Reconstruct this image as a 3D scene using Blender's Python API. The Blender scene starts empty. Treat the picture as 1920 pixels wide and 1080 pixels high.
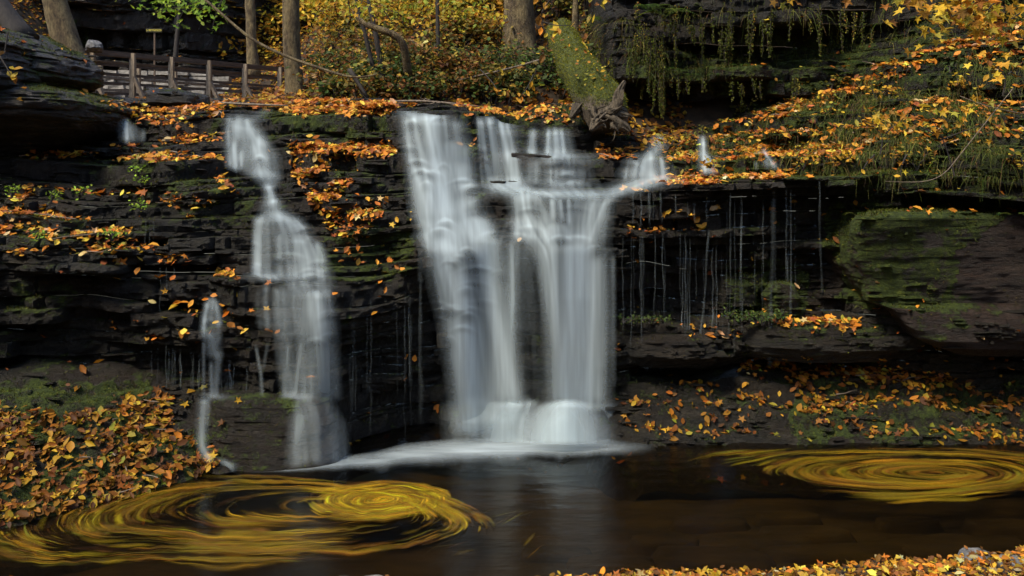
import bpy, math, random
import numpy as np
from mathutils import Vector, Matrix
rng = np.random.default_rng(7)
random.seed(7)
scene = bpy.context.scene
COL = scene.collection

# ------------------------------------------------------------------ camera, sky, sun, exposure
FP, HY, H = 1600.0, 300.0, 4.0            # focal length in photo pixels, horizon row, eye height over the pool
cam = bpy.data.cameras.new('camera'); camo = bpy.data.objects.new('camera', cam); COL.objects.link(camo)
cam.sensor_width = 36; cam.lens = 36 * FP / 1920
camo.location = (0, 0, H); camo.rotation_euler = (math.radians(90), 0, 0)
cam.shift_y = -(540 - HY) / 1920
cam.clip_end = 500; scene.camera = camo
SUN_EL, SUN_AZ = math.radians(54), math.radians(-132)    # azimuth from +Y towards +X
world = bpy.data.worlds.new('World'); scene.world = world; world.use_nodes = True
nt = world.node_tree
sky = nt.nodes.new('ShaderNodeTexSky'); sky.sky_type = 'NISHITA'; sky.sun_disc = False
sky.sun_elevation = SUN_EL; sky.sun_rotation = SUN_AZ
bg = nt.nodes['Background']; bg.inputs['Strength'].default_value = 0.15
nt.links.new(sky.outputs[0], bg.inputs[0])
sun = bpy.data.lights.new('sun', 'SUN'); suno = bpy.data.objects.new('sun', sun); COL.objects.link(suno)
sun.energy = 2.3; sun.angle = math.radians(14); sun.color = (1.0, 0.90, 0.74)
sd = Vector((math.sin(SUN_AZ) * math.cos(SUN_EL), math.cos(SUN_AZ) * math.cos(SUN_EL), math.sin(SUN_EL)))
suno.rotation_euler = sd.to_track_quat('Z', 'Y').to_euler()
scene.view_settings.view_transform = 'Standard'; scene.view_settings.look = 'None'
scene.view_settings.gamma = 1; scene.view_settings.use_curve_mapping = False
scene.view_settings.exposure = 1.15
scene.render.engine = 'CYCLES'
cy = scene.cycles
cy.use_denoising = True; cy.denoising_prefilter = 'ACCURATE'; cy.transparent_max_bounces = 40; cy.max_bounces = 6; cy.diffuse_bounces = 3
cy.glossy_bounces = 3; cy.transmission_bounces = 4; cy.use_adaptive_sampling = True; cy.adaptive_threshold = 0.02

# ------------------------------------------------------------------ helpers: projection, noise, mesh
def W(px, py, Y):
    return ((px - 960) / FP * Y, Y, H - (py - HY) / FP * Y)
def proj(V):
    y = np.maximum(V[..., 1], 0.5)
    return 960 + V[..., 0] / y * FP, HY - (V[..., 2] - H) / y * FP
_P = np.random.default_rng(3).random((256,))
_perm = np.random.default_rng(5).permutation(256)
def _h(a, b, c):
    return _P[_perm[(_perm[(_perm[a & 255] + b) & 255] + c) & 255]]
def noise(x, y=0.0, z=0.0):
    """smooth value noise in -1..1"""
    x, y, z = np.broadcast_arrays(np.asarray(x, float), np.asarray(y, float), np.asarray(z, float))
    xi, yi, zi = np.floor(x).astype(int), np.floor(y).astype(int), np.floor(z).astype(int)
    u, v, w = x - xi, y - yi, z - zi
    u, v, w = u*u*(3-2*u), v*v*(3-2*v), w*w*(3-2*w)
    r = 0
    for a in (0, 1):
        for b in (0, 1):
            for c in (0, 1):
                r = r + (u if a else 1-u) * (v if b else 1-v) * (w if c else 1-w) * _h(xi+a, yi+b, zi+c)
    return r * 2 - 1
def fbm(x, y=0.0, z=0.0, o=3):
    s, a, t = 0, 1.0, 0
    for k in range(o):
        s = s + a * noise(x * 2**k + 17.3*k, y * 2**k + 5.1*k, z * 2**k + 9.7*k); t += a; a *= .5
    return s / t
def lerpt(x, pts):
    p = np.array(pts, float); return np.interp(x, p[:, 0], p[:, 1])

def tag(o, label=None, cat=None, group=None, kind=None):
    if label: o['label'] = label
    if cat: o['category'] = cat
    if group: o['group'] = group
    if kind: o['kind'] = kind
    return o
def link(o, parent=None):
    COL.objects.link(o)
    if parent: o.parent = parent
    return o
def empty(name, loc=(0, 0, 0)):
    o = bpy.data.objects.new(name, None); o.location = loc; o.empty_display_size = .2; return link(o)
def mk(name, V, F, mat, parent=None, attrs=None, smooth=False, uv=None, local=None):
    """V (n,3); F (m,3) or (m,4) array or a list of such. local: origin that the vertices are moved to"""
    V = np.asarray(V, np.float32)
    org = np.array(local if local is not None else (0, 0, 0), np.float32)
    Fs = F if isinstance(F, list) else [F]
    me = bpy.data.meshes.new(name)
    me.vertices.add(len(V)); me.vertices.foreach_set('co', (V - org).ravel())
    nl = sum(f.size for f in Fs); npoly = sum(len(f) for f in Fs)
    me.loops.add(nl); me.polygons.add(npoly)
    li = np.concatenate([np.asarray(f, np.int32).ravel() for f in Fs])
    tot = np.concatenate([np.full(len(f), f.shape[1], np.int32) for f in Fs])
    me.loops.foreach_set('vertex_index', li)
    me.polygons.foreach_set('loop_start', np.concatenate([[0], np.cumsum(tot)[:-1]]).astype(np.int32))
    me.polygons.foreach_set('loop_total', tot)
    me.polygons.foreach_set('use_smooth', np.full(npoly, smooth))
    if uv is not None:
        l = me.uv_layers.new(name='UVMap'); l.data.foreach_set('uv', np.asarray(uv, np.float32)[li].ravel())
    for k, a in (attrs or {}).items():
        a = np.asarray(a, np.float32)
        if a.ndim == 1:
            at = me.attributes.new(k, 'FLOAT', 'POINT'); at.data.foreach_set('value', a)
        else:
            at = me.attributes.new(k, 'FLOAT_COLOR', 'POINT')
            at.data.foreach_set('color', np.concatenate([a, np.ones((len(a), 1), np.float32)], 1).ravel())
    me.update(calc_edges=True); me.validate()
    if mat: me.materials.append(mat)
    o = bpy.data.objects.new(name, me); link(o, parent)
    if parent is None: o.location = org
    else: o.location = org - np.array(parent.location, np.float32)
    return o
def gridF(nr, nc, wrap=False, off=0):
    i = np.arange(nr - 1)[:, None] * nc; j = np.arange(nc if wrap else nc - 1)[None, :]
    jn = (j + 1) % nc
    return (np.stack([i + j, i + jn, i + nc + jn, i + nc + j], -1).reshape(-1, 4) + off)
def inpoly(px, py, poly):
    r = np.zeros(np.shape(px), bool); n = len(poly)
    for i in range(n):
        x0, y0 = poly[i]; x1, y1 = poly[(i + 1) % n]
        if y0 == y1: continue
        c = ((y0 > py) != (y1 > py)) & (px < (x1 - x0) * (py - y0) / (y1 - y0) + x0); r ^= c
    return r
def tube(pts, rad, nseg=8, bump=0.0, f=6.0, cap=True, seed=0.0, sub=1):
    """pts (n,3), rad (n); returns V,F of a noisy closed tube"""
    pts = np.asarray(pts, float); rad = np.asarray(rad, float) * np.ones(len(pts))
    if sub > 1:
        t = np.linspace(0, len(pts) - 1, (len(pts) - 1) * sub + 1); k = np.arange(len(pts))
        # Catmull-like smoothing by interpolation then blur
        pts = np.stack([np.interp(t, k, pts[:, i]) for i in range(3)], 1); rad = np.interp(t, k, rad)
        for _ in range(sub):
            q = pts.copy(); q[1:-1] = (pts[:-2] + pts[1:-1] * 2 + pts[2:]) / 4; pts = q
    T = np.gradient(pts, axis=0); T /= np.linalg.norm(T, axis=1)[:, None] + 1e-9
    ref = np.array([0, 0, 1.0]) if abs(T[:, 2]).mean() < .8 else np.array([1.0, 0, 0])
    A = np.cross(T, ref); A /= np.linalg.norm(A, axis=1)[:, None] + 1e-9; B = np.cross(T, A)
    th = np.linspace(0, 2 * np.pi, nseg, endpoint=False)
    r = rad[:, None] * np.ones(nseg)
    L = np.concatenate([[0], np.cumsum(np.linalg.norm(np.diff(pts, axis=0), axis=1))])
    if bump: r = r * (1 + bump * fbm(np.cos(th)[None] * f * .35 + seed, np.sin(th)[None] * f * .35, L[:, None] * f * .3))
    V = pts[:, None] + r[..., None] * (np.cos(th)[None, :, None] * A[:, None] + np.sin(th)[None, :, None] * B[:, None])
    V = V.reshape(-1, 3); F = gridF(len(pts), nseg, True)
    if cap:
        n0 = len(V); V = np.vstack([V, pts[0], pts[-1]])
        j = np.arange(nseg); e = (len(pts) - 1) * nseg
        F = [F, np.concatenate([np.stack([np.full(nseg, n0), (j+1) % nseg, j], 1), np.stack([np.full(nseg, n0+1), e + j, e + (j+1) % nseg], 1)])]
    return V, F
def join(parts):
    Vs, q, t, off = [], [], [], 0
    for V, F in parts:
        for f in (F if isinstance(F, list) else [F]):
            (q if f.shape[1] == 4 else t).append(f + off)
        Vs.append(V); off += len(V)
    return np.vstack(Vs), [np.concatenate(a) for a in (q, t) if a]
def box(cx, cy, cz, sx, sy, sz, rz=0.0, j=0.0, skew=None):
    s = np.array([[x, y, z] for x in (-.5, .5) for y in (-.5, .5) for z in (-.5, .5)]) * (sx, sy, sz)
    if j: s = s + rng.uniform(-j, j, (8, 3))
    c, n = math.cos(rz), math.sin(rz)
    s = np.stack([s[:, 0]*c - s[:, 1]*n, s[:, 0]*n + s[:, 1]*c, s[:, 2]], 1) + (cx, cy, cz)
    return s, np.array([[0,1,3,2],[4,6,7,5],[0,4,5,1],[2,3,7,6],[0,2,6,4],[1,5,7,3]])
def beam(a, b, w, h, j=0.0):
    """plank from a to b, w across, h high"""
    a, b = np.array(a, float), np.array(b, float); d = b - a; L = np.linalg.norm(d); d /= L
    up = np.array([0, 0, 1.0]) if abs(d[2]) < .9 else np.array([0, 1.0, 0])
    s = np.cross(d, up); s /= np.linalg.norm(s); u = np.cross(s, d)
    V = np.array([(a if t == 0 else b) + s * w/2 * p + u * h/2 * q for t in (0, 1) for p in (-1, 1) for q in (-1, 1)])
    if j: V += rng.uniform(-j, j, V.shape)
    return V, np.array([[0,1,3,2],[4,6,7,5],[0,4,5,1],[2,3,7,6],[0,2,6,4],[1,5,7,3]])

# ------------------------------------------------------------------ materials
class N:
    def __init__(s, name):
        s.m = bpy.data.materials.new(name); s.m.use_nodes = True; s.t = s.m.node_tree; s.t.nodes.clear()
        s.out = s.t.nodes.new('ShaderNodeOutputMaterial')
    def n(s, typ, **kw):
        nd = s.t.nodes.new('ShaderNode' + typ)
        for k, v in kw.items():
            if k.startswith('i_'):
                key = k[2:]; key = int(key) if key.isdigit() else key.replace('_', ' ')
                s.set(nd.inputs[key], v)
            else: setattr(nd, k, v)
        return nd
    def set(s, inp, v):
        if isinstance(v, bpy.types.NodeSocket): s.t.links.new(v, inp)
        elif isinstance(v, tuple) and inp.type == 'RGBA' and len(v) == 3: inp.default_value = (*v, 1)
        else: inp.default_value = v
    def attr(s, name, col=False): return s.n('Attribute', attribute_name=name).outputs['Color' if col else 'Fac']
    def noise(s, scale=(1, 1, 1), detail=6, rough=.6, off=(0, 0, 0), co=None, dist=0.0):
        if co is None: co = s.n('TexCoord').outputs['Object'] if False else s.n('NewGeometry').outputs['Position']
        mp = s.n('Mapping', i_Vector=co, i_Scale=scale, i_Location=off)
        return s.n('TexNoise', i_Vector=mp.outputs[0], i_Scale=1.0, i_Detail=detail, i_Roughness=rough, i_Distortion=dist).outputs['Fac']
    def ramp(s, fac, stops):
        r = s.n('ValToRGB', i_Fac=fac); e = r.color_ramp.elements
        while len(e) < len(stops): e.new(.5)
        for el, (p, c) in zip(e, stops):
            el.position = p; el.color = (*c, 1) if isinstance(c, tuple) else (c, c, c, 1)
        return r.outputs['Color']
    def math(s, op, a, b=0.0, clamp=False):
        m = s.n('Math', operation=op, use_clamp=clamp); s.set(m.inputs[0], a); s.set(m.inputs[1], b); return m.outputs[0]
    def mix(s, f, a, b):
        m = s.n('Mix', data_type='RGBA'); s.set(m.inputs['Factor'], f); s.set(m.inputs[6], a); s.set(m.inputs[7], b); return m.outputs[2]
    def bump(s, h, strength=.5, dist=.02, normal=None):
        b = s.n('Bump', i_Height=h, i_Strength=strength, i_Distance=dist)
        if normal: s.set(b.inputs['Normal'], normal)
        return b.outputs[0]
    def done(s, sh): s.t.links.new(sh, s.out.inputs['Surface']); return s.m

def rock_mat(name, dark=(.005, .0045, .0035), mid=(.019, .0165, .010), light=(.066, .056, .038), moss=True, tint=(.035, .018, .008)):
    m = N(name)
    a = m.noise((2.2, 2.2, 8), 9, .68); b = m.noise((.5, .5, 1.2), 4, .6, (3, 7, 1)); c = m.noise((14, 14, 30), 6, .7, (1, 2, 3))
    col = m.ramp(a, [(.30, dark), (.52, mid), (.74, light)])
    col = m.mix(m.ramp(b, [(.45, 0.0), (.75, .6)]), col, tint)
    col = m.mix(m.ramp(m.noise((24, 24, 40), 5, .75, (4, 1, 7)), [(.35, .75), (.6, 0.0)]), col, (.003, .003, .0025))
    rough = m.ramp(c, [(.3, .25), (.6, .6)])
    h = m.math('ADD', m.math('MULTIPLY', c, .6), m.noise((30, 30, 60), 5, .75))
    if moss:
        mn = m.noise((3.5, 3.5, 3.5), 7, .7, (5, 5, 5)); nz = m.n('SeparateXYZ', i_0=m.n('NewGeometry').outputs['Normal']).outputs['Z']
        f = m.math('ADD', m.attr('moss'), m.math('MULTIPLY', m.math('SUBTRACT', mn, .52), 2.6))
        f = m.math('ADD', f, m.math('MULTIPLY', nz, .25))
        f = m.ramp(f, [(.38, 0.0), (.62, 1.0)])
        gm = m.ramp(m.noise((14, 14, 14), 6, .7, (2, 8, 4)), [(.3, (.014, .024, .003)), (.55, (.048, .070, .006)), (.75, (.14, .16, .014))])
        col = m.mix(f, col, gm); rough = m.mix(f, rough, (.9, .9, .9))
        h = m.math('ADD', h, m.math('MULTIPLY', f, m.math('ADD', m.noise((45, 45, 45), 4, .8), .6)))
    p = m.n('BsdfPrincipled', i_Base_Color=col, i_Roughness=rough, i_Normal=m.bump(h, 1.0, .05))
    p.inputs['Specular IOR Level'].default_value = .38
    return m.done(p.outputs[0])
M = {}
M['rock'] = rock_mat('wet_shale')
M['rock_dry'] = rock_mat('weathered_rock', (.012, .011, .009), (.045, .040, .033), (.17, .155, .12))
M['rock_back'] = rock_mat('back_cliff_rock', (.016, .015, .013), (.05, .045, .038), (.13, .115, .095), moss=True)  # grey-brown rock tones of the back cliff
M['rock_brown'] = rock_mat('brown_sandstone', (.012, .008, .006), (.04, .026, .018), (.10, .075, .058), tint=(.05, .022, .012))

def leaf_mat(name, tr=.35):
    m = N(name); c = m.attr('col', True)
    n = m.noise((60, 60, 60), 3, .6)
    c = m.mix(m.ramp(n, [(.35, 0.0), (.75, .35)]), c, (.12, .05, .015)) if tr < .4 else c
    d = m.n('BsdfPrincipled', i_Base_Color=c, i_Roughness=.6); d.inputs['Specular IOR Level'].default_value = .2
    t = m.n('BsdfTranslucent', i_Color=c)
    return m.done(m.n('MixShader', i_0=tr, i_1=d.outputs[0], i_2=t.outputs[0]).outputs[0])
M['leaf'] = leaf_mat('fallen_leaf', .22); M['foliage'] = leaf_mat('living_leaf', .35)
def plain(name, c0, c1, sc=(8, 8, 30), rough=.8, bs=.6, bd=.02):
    m = N(name); n = m.noise(sc, 7, .65)
    return m.done(m.n('BsdfPrincipled', i_Base_Color=m.ramp(n, [(.3, c0), (.7, c1)]), i_Roughness=rough, i_Normal=m.bump(n, bs, bd)).outputs[0])
def bark():
    m = N('mottled_bark'); n = m.noise((5, 5, 3), 5, .65); g = m.noise((26, 26, 9), 6, .75, (3, 1, 1))
    c = m.mix(m.ramp(n, [(.40, 0.0), (.60, 1.0)]), m.ramp(g, [(.3, (.025, .017, .008)), (.7, (.17, .115, .055))]), m.ramp(g, [(.3, (.07, .055, .02)), (.7, (.38, .28, .13))]))
    return m.done(m.n('BsdfPrincipled', i_Base_Color=c, i_Roughness=.9, i_Normal=m.bump(g, 1, .1)).outputs[0])
M['bark'] = bark()
M['bark_dark'] = plain('dark_bark', (.008, .006, .005), (.035, .026, .018), (14, 14, 5))
M['wood'] = plain('weathered_wood', (.06, .044, .028), (.26, .20, .14), (20, 20, 6))
M['rail'] = plain('rail_wood', (.04, .026, .016), (.15, .10, .065), (4, 4, 30))
M['post'] = plain('post_wood', (.12, .09, .06), (.42, .33, .22), (30, 30, 5))
M['soil'] = plain('forest_soil', (.010, .007, .003), (.045, .026, .010), (5, 5, 5), .95)
M['pale_stone'] = plain('pale_stone', (.10, .09, .078), (.42, .39, .33), (8, 8, 12))
M['grey_stone'] = plain('grey_stone', (.04, .04, .038), (.2, .19, .175), (12, 12, 16), .75, 1, .03)
M['path'] = plain('sand_path', (.12, .10, .075), (.3, .26, .2), (4, 4, 4), .95)
M['torn'] = plain('torn_wood', (.015, .011, .006), (.15, .115, .07), (30, 30, 12), .9, 1, .04)
def moss_bark():
    m = N('mossy_bark'); n = m.noise((5, 5, 5), 6, .7); g = m.noise((30, 30, 30), 5, .7, (3, 1, 1))
    nz = m.n('SeparateXYZ', i_0=m.n('NewGeometry').outputs['Normal']).outputs['Z']
    f = m.ramp(m.math('ADD', m.math('MULTIPLY', m.attr('moss'), .8), m.math('SUBTRACT', n, .45)), [(.25, 0.0), (.5, 1.0)])
    c = m.mix(f, m.ramp(g, [(.3, (.02, .014, .009)), (.7, (.16, .12, .075))]), m.ramp(g, [(.3, (.012, .020, .002)), (.5, (.05, .062, .003)), (.72, (.17, .17, .006))]))
    return m.done(m.n('BsdfPrincipled', i_Base_Color=c, i_Roughness=.9, i_Normal=m.bump(g, 1, .05)).outputs[0])
M['moss_bark'] = moss_bark()
def fall_mat():
    m = N('falling_water'); uvn = m.n('TexCoord').outputs['UV']
    s1 = m.noise((15, .5, 1), 3, .5, co=uvn); s2 = m.noise((7, .5, 1), 3, .5, (3, 3, 0), co=uvn)
    st = m.math('MULTIPLY', m.ramp(s1, [(.28, .8), (.72, 1.05)]), m.ramp(s2, [(.30, .85), (.68, 1.1)]))
    a = m.math('MULTIPLY', m.attr('dens'), st, True)
    d = m.n('BsdfDiffuse', i_Color=(.78, .91, .93)); t = m.n('BsdfTranslucent', i_Color=(.78, .91, .93))
    w = m.n('MixShader', i_0=.42, i_1=d.outputs[0], i_2=t.outputs[0])
    return m.done(m.n('MixShader', i_0=a, i_1=m.n('BsdfTransparent').outputs[0], i_2=w.outputs[0]).outputs[0])
M['fall'] = fall_mat()
def foam_mat():
    m = N('silky_foam'); n = m.noise((1.2, 6, 1), 4, .6)
    a = m.math('MULTIPLY', m.attr('dens'), m.ramp(n, [(.25, .55), (.7, 1.1)]), True)
    w = m.n('MixShader', i_0=.3, i_1=m.n('BsdfDiffuse', i_Color=(.66, .76, .78)).outputs[0], i_2=m.n('BsdfTranslucent', i_Color=(.66, .76, .78)).outputs[0])
    return m.done(m.n('MixShader', i_0=a, i_1=m.n('BsdfTransparent').outputs[0], i_2=w.outputs[0]).outputs[0])
M['foam'] = foam_mat()
def pool_mat():
    m = N('pool_water'); n = m.noise((1.1, 3.2, 1), 4, .55)
    nm = m.bump(n, .22, .08)
    fr = m.n('Fresnel', i_IOR=1.33, i_Normal=nm)
    g = m.n('BsdfGlossy', i_Roughness=.2, i_Normal=nm, i_Color=(1, 1, 1)); t = m.n('BsdfTransparent', i_Color=(.45, .36, .19))
    return m.done(m.n('MixShader', i_0=fr.outputs[0], i_1=t.outputs[0], i_2=g.outputs[0]).outputs[0])
M['pool'] = pool_mat()
M['bed'] = plain('pool_bed', (.013, .010, .004), (.062, .046, .016), (1.5, 4, 3), .9)
def drift_mat():
    m = N('floating_leaves'); c = m.attr('col', True)
    d = m.n('BsdfPrincipled', i_Base_Color=c, i_Roughness=.45)
    return m.done(m.n('MixShader', i_0=m.attr('dens'), i_1=m.n('BsdfTransparent').outputs[0], i_2=d.outputs[0]).outputs[0])
M['drift'] = drift_mat()

# ------------------------------------------------------------------ zones in the view, used as maps of where moss and leaves lie
MOSS = [([(90,30),(170,50),(175,100),(90,90)], .5), ([(60,140),(215,155),(215,200),(70,190)], .42), ([(0,20),(90,60),(95,130),(0,60)], .3), ([(900,180),(1170,180),(1170,262),(900,240)], .45), ([(495,210),(745,212),(748,268),(500,266)], .55), ([(225,214),(420,235),(418,262),(225,262)], .35),
        ([(130,305),(300,295),(490,350),(500,430),(380,430),(200,360)], .40), ([(0,375),(260,430),(260,470),(0,470)], .35),
        ([(600,440),(790,430),(790,520),(620,520)], .55), ([(630,300),(755,300),(760,440),(640,420)], .3),
        ([(1560,385),(1930,380),(1870,430),(1790,470),(1775,590),(1580,560)], .75), ([(1690,570),(1820,570),(1810,640),(1720,650)], .4),
        ([(1180,90),(1460,90),(1560,180),(1300,180),(1190,150)], .60), ([(1440,80),(1930,20),(1930,330),(1240,335),(1240,240),(1400,230)], .55),
        ([(1930,320),(1930,385),(1600,375),(1590,330)], .45), ([(1360,500),(1520,500),(1520,600),(1360,600)], .55),
        ([(1400,590),(1680,590),(1640,650),(1400,620)], .3), ([(0,530),(130,530),(130,600),(0,600)], .35), ([(0,720),(290,720),(290,790),(0,800)], .5),
        ([(380,745),(560,745),(560,880),(380,870)], .30), ([(870,205),(1100,215),(1130,260),(900,240)], .4), ([(840,215),(900,215),(900,420),(870,330)], .4),
        ([(1480,720),(1930,720),(1930,835),(1500,835)], .42), ([(0,800),(400,800),(400,950),(0,990)], .45)]
ROCKZ = -.25
def mossval(V):
    px, py = proj(V)
    px = px + 42 * fbm(V[:, 0]*1.9, V[:, 1], V[:, 2]*1.9, 3); py = py + 34 * fbm(V[:, 0]*1.9+50, V[:, 1], V[:, 2]*1.9, 3)
    r = np.full(len(V), .12)
    for poly, v in MOSS: r = np.where(inpoly(px, py, poly), np.maximum(r, v), r)
    off = (px < -60) | (px > 1980) | (py < -60); r[off] = .35
    return r
LEAF = [([(-30,372),(40,365),(100,395),(250,430),(275,455),(240,475),(120,462),(30,438),(-30,440)], 1),
        ([(-30,468),(60,466),(230,470),(285,458),(370,488),(365,500),(285,482),(245,505),(180,482),(-30,482)], 1),
        ([(40,282),(230,286),(230,296),(40,296)], .8), ([(218,262),(300,285),(420,298),(480,350),(500,352),(495,368),(415,366),(400,312),(225,300)], .9),
        ([(205,192),(420,200),(422,236),(330,242),(212,226)], .75), ([(300,250),(418,250),(418,270),(300,272)], 1), ([(40,350),(270,358),(270,370),(40,368)], 1),
        ([(285,358),(400,364),(412,402),(350,408),(300,385)], .8), ([(520,268),(745,270),(748,292),(690,302),(622,308),(600,334),(528,336)], 1),
        ([(520,346),(668,344),(642,372),(640,405),(570,410),(528,372)], 1), ([(600,410),(640,405),(725,368),(725,385),(690,442),(600,448)], .75),
        ([(600,445),(690,445),(670,500),(610,515)], .3), ([(425,192),(745,192),(748,216),(520,214),(430,208)], 1),
        ([(770,190),(1240,205),(1190,244),(1170,256),(1060,246),(985,243),(885,216),(830,206),(770,202)], 1), ([(846,210),(886,220),(892,305),(868,295)], .7),
        ([(1120,270),(1222,262),(1292,272),(1302,322),(1190,312),(1130,300)], .9), ([(1165,352),(1250,322),(1400,314),(1600,304),(1602,322),(1400,338),(1250,352),(1175,372)], 1.2),
        ([(1170,396),(1290,398),(1332,412),(1312,434),(1170,452),(1180,424)], .8),
        ([(1290,250),(1400,215),(1550,172),(1650,120),(1800,70),(1930,40),(1930,125),(1760,112),(1620,178),(1480,218),(1320,262)], .8),
        ([(1500,240),(1700,196),(1930,150),(1930,270),(1700,275),(1500,280),(1290,262)], .38), ([(1220,258),(1620,280),(1620,304),(1230,304)], .8),
        ([(408,503),(482,510),(472,532),(405,526)], .9), ([(268,622),(378,624),(378,648),(268,644)], .9), ([(320,556),(490,570),(480,640),(420,625),(320,580)], .22),
        ([(-30,770),(170,775),(320,740),(330,800),(410,872),(260,936),(130,962),(-30,1000)], 1), ([(200,745),(320,735),(330,790),(190,790)], .5),
        ([(1150,738),(1180,733),(1330,715),(1480,740),(1460,820),(1200,825),(1150,800)], .28), ([(1480,725),(1500,688),(1700,683),(1930,760),(1930,790),(1700,760),(1620,780),(1480,775)], .75),
        ([(1480,775),(1640,785),(1700,800),(1930,795),(1930,836),(1690,834),(1500,800)], .45),
        ([(1290,618),(1400,622),(1380,636),(1300,634)], .3), ([(1430,596),(1612,598),(1612,622),(1440,614)], .6), ([(1375,672),(1560,672),(1560,720),(1375,700)], .25)]
def leafval(V):
    px, py = proj(V)
    px = px + 16 * noise(V[:, 0]*2.3+9, V[:, 1], V[:, 2]*2.1); py = py + 7 * noise(V[:, 0]*2.3+70, V[:, 1], V[:, 2]*2.1)
    r = np.full(len(V), .012)
    for poly, v in LEAF: r = np.where(inpoly(px, py, poly), np.maximum(r, v), r)
    r = np.where((px < -60) | (px > 1980) | (py > 1180), .35, r)
    # clear the channels where water runs
    for poly in FALLS_CLEAR: r = np.where(inpoly(px, py, poly), 0, r)
    return r * (0.45 + .9 * np.clip(noise(V[:, 0]*3.1, V[:, 1]*3.1, V[:, 2]*3.1) + .35, 0, 1))
FALLS_CLEAR = [[(425,215),(515,205),(560,345),(700,560),(660,880),(470,880),(440,500),(480,400),(420,330)], [(750,205),(865,212),(890,300),(1150,360),(1150,560),(1160,850),(840,850),(760,330)],
               [(892,222),(985,228),(1115,250),(1130,300),(1170,360),(900,380)], [(1165,300),(1250,285),(1255,335),(1120,360)], [(1305,262),(1340,262),(1345,320),(1305,320)]]

SURF = []   # surfaces that leaves and moss fall on: (V, tri) arrays
def tris(F):
    out = []
    for f in (F if isinstance(F, list) else [F]):
        if f.shape[1] == 4: out += [f[:, [0, 1, 2]], f[:, [0, 2, 3]]]
        else: out.append(f)
    return np.concatenate(out)
def scatter(V, T, dens, n, nzmin=.25, flip=False):
    """n random points on triangles T, chance by area x dens(centroids) x facing up"""
    A, B, C = V[T[:, 0]], V[T[:, 1]], V[T[:, 2]]
    c = np.cross(B - A, C - A); ar = np.linalg.norm(c, axis=1) + 1e-12; nn = c / ar[:, None]
    nn = np.where(nn[:, 2:3] < -.02, -nn, nn) if flip else nn
    w = ar * .5 * dens((A + B + C) / 3) * np.clip((nn[:, 2] - nzmin) / (1 - nzmin), 0, 1)
    if w.sum() <= 0: return np.zeros((0, 3)), np.zeros((0, 3))
    k = rng.choice(len(T), n, p=w / w.sum())
    u, v = rng.random(n), rng.random(n); s = u + v > 1; u[s], v[s] = 1 - u[s], 1 - v[s]
    return A[k] + (B[k] - A[k]) * u[:, None] + (C[k] - A[k]) * v[:, None], nn[k]

# leaf templates: an oval beech leaf and a lobed maple leaf, folded along the rib
OV = np.array([(0,-.5,0),(0,0,-.02),(0,.5,.05),(-.27,-.12,.07),(-.2,.25,.08),(.27,-.12,.07),(.2,.25,.08)], float)
OT = np.array([(0,1,3),(1,4,3),(1,2,4),(0,5,1),(1,5,6),(1,6,2)])
_a = np.radians([-90,-62,-38,-8,22,42,66,90,114,138,158,188,218,242]); _r = [.12,.22,.42,.2,.5,.24,.30,.55,.30,.24,.5,.2,.42,.22]
MV = np.array([(0, 0, -.03)] + [(r*math.cos(a), r*math.sin(a), .05*abs(math.cos(a))+.05*r) for a, r in zip(_a, _r)]); 
MT = np.array([(0, 1+i, 1+(i+1) % 14) for i in range(14)])
PAL = {'litter': [((.62,.22,.022), 5), ((.70,.34,.035), 4), ((.42,.13,.018), 4), ((.24,.075,.02), 3), ((.74,.48,.06), 2), ((.62,.40,.18), 1), ((.36,.36,.05), .5)],
       'pool': [((.34,.22,.006), 4), ((.36,.15,.008), 3), ((.18,.11,.006), 4), ((.15,.13,.01), 2), ((.09,.035,.006), 4)],
       'bank': [((.34,.12,.010), 4), ((.42,.21,.015), 4), ((.18,.06,.008), 4), ((.52,.32,.02), 2), ((.30,.28,.03), 1), ((.09,.035,.008), 3)],
       'shore': [((.46,.26,.02), 4), ((.52,.17,.015), 3), ((.24,.10,.015), 4), ((.62,.44,.05), 2), ((.12,.05,.01), 3), ((.38,.30,.14), 1)],
       'gold': [((.55,.40,.01), 4), ((.45,.26,.01), 3), ((.25,.15,.01), 2)],
       'yellow': [((.60,.38,.03), 4), ((.50,.24,.02), 3), ((.36,.30,.04), 2), ((.25,.11,.02), 2)],
       'slope': [((.34,.24,.03), 3), ((.24,.10,.02), 3), ((.13,.12,.025), 4), ((.06,.07,.015), 3), ((.46,.34,.04), 1)],
       'olive': [((.16,.16,.025), 4), ((.28,.23,.03), 3), ((.07,.09,.015), 4), ((.33,.16,.025), 1)],
       'green': [((.20,.34,.03), 4), ((.32,.46,.04), 3), ((.12,.22,.02), 2)],
       'dark': [((.035,.075,.018), 4), ((.06,.11,.02), 3), ((.11,.13,.02), 1)],
       'grass': [((.05,.08,.012), 5), ((.11,.14,.02), 4), ((.22,.19,.05), 2), ((.09,.05,.02), 2)],
       'moss': [((.035,.055,.006), 4), ((.075,.10,.010), 4), ((.13,.15,.014), 2), ((.06,.05,.012), 2)],
       'canopy': [((.46,.38,.035), 4), ((.52,.32,.02), 3), ((.28,.32,.035), 3), ((.22,.12,.02), 1)],
       'logmoss': [((.17,.19,.006), 4), ((.27,.27,.008), 3), ((.08,.10,.006), 3), ((.28,.24,.02), 1)],
       'brown': [((.22,.10,.03), 3), ((.34,.16,.04), 3), ((.12,.06,.02), 2), ((.40,.26,.10), 1)]}
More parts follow.
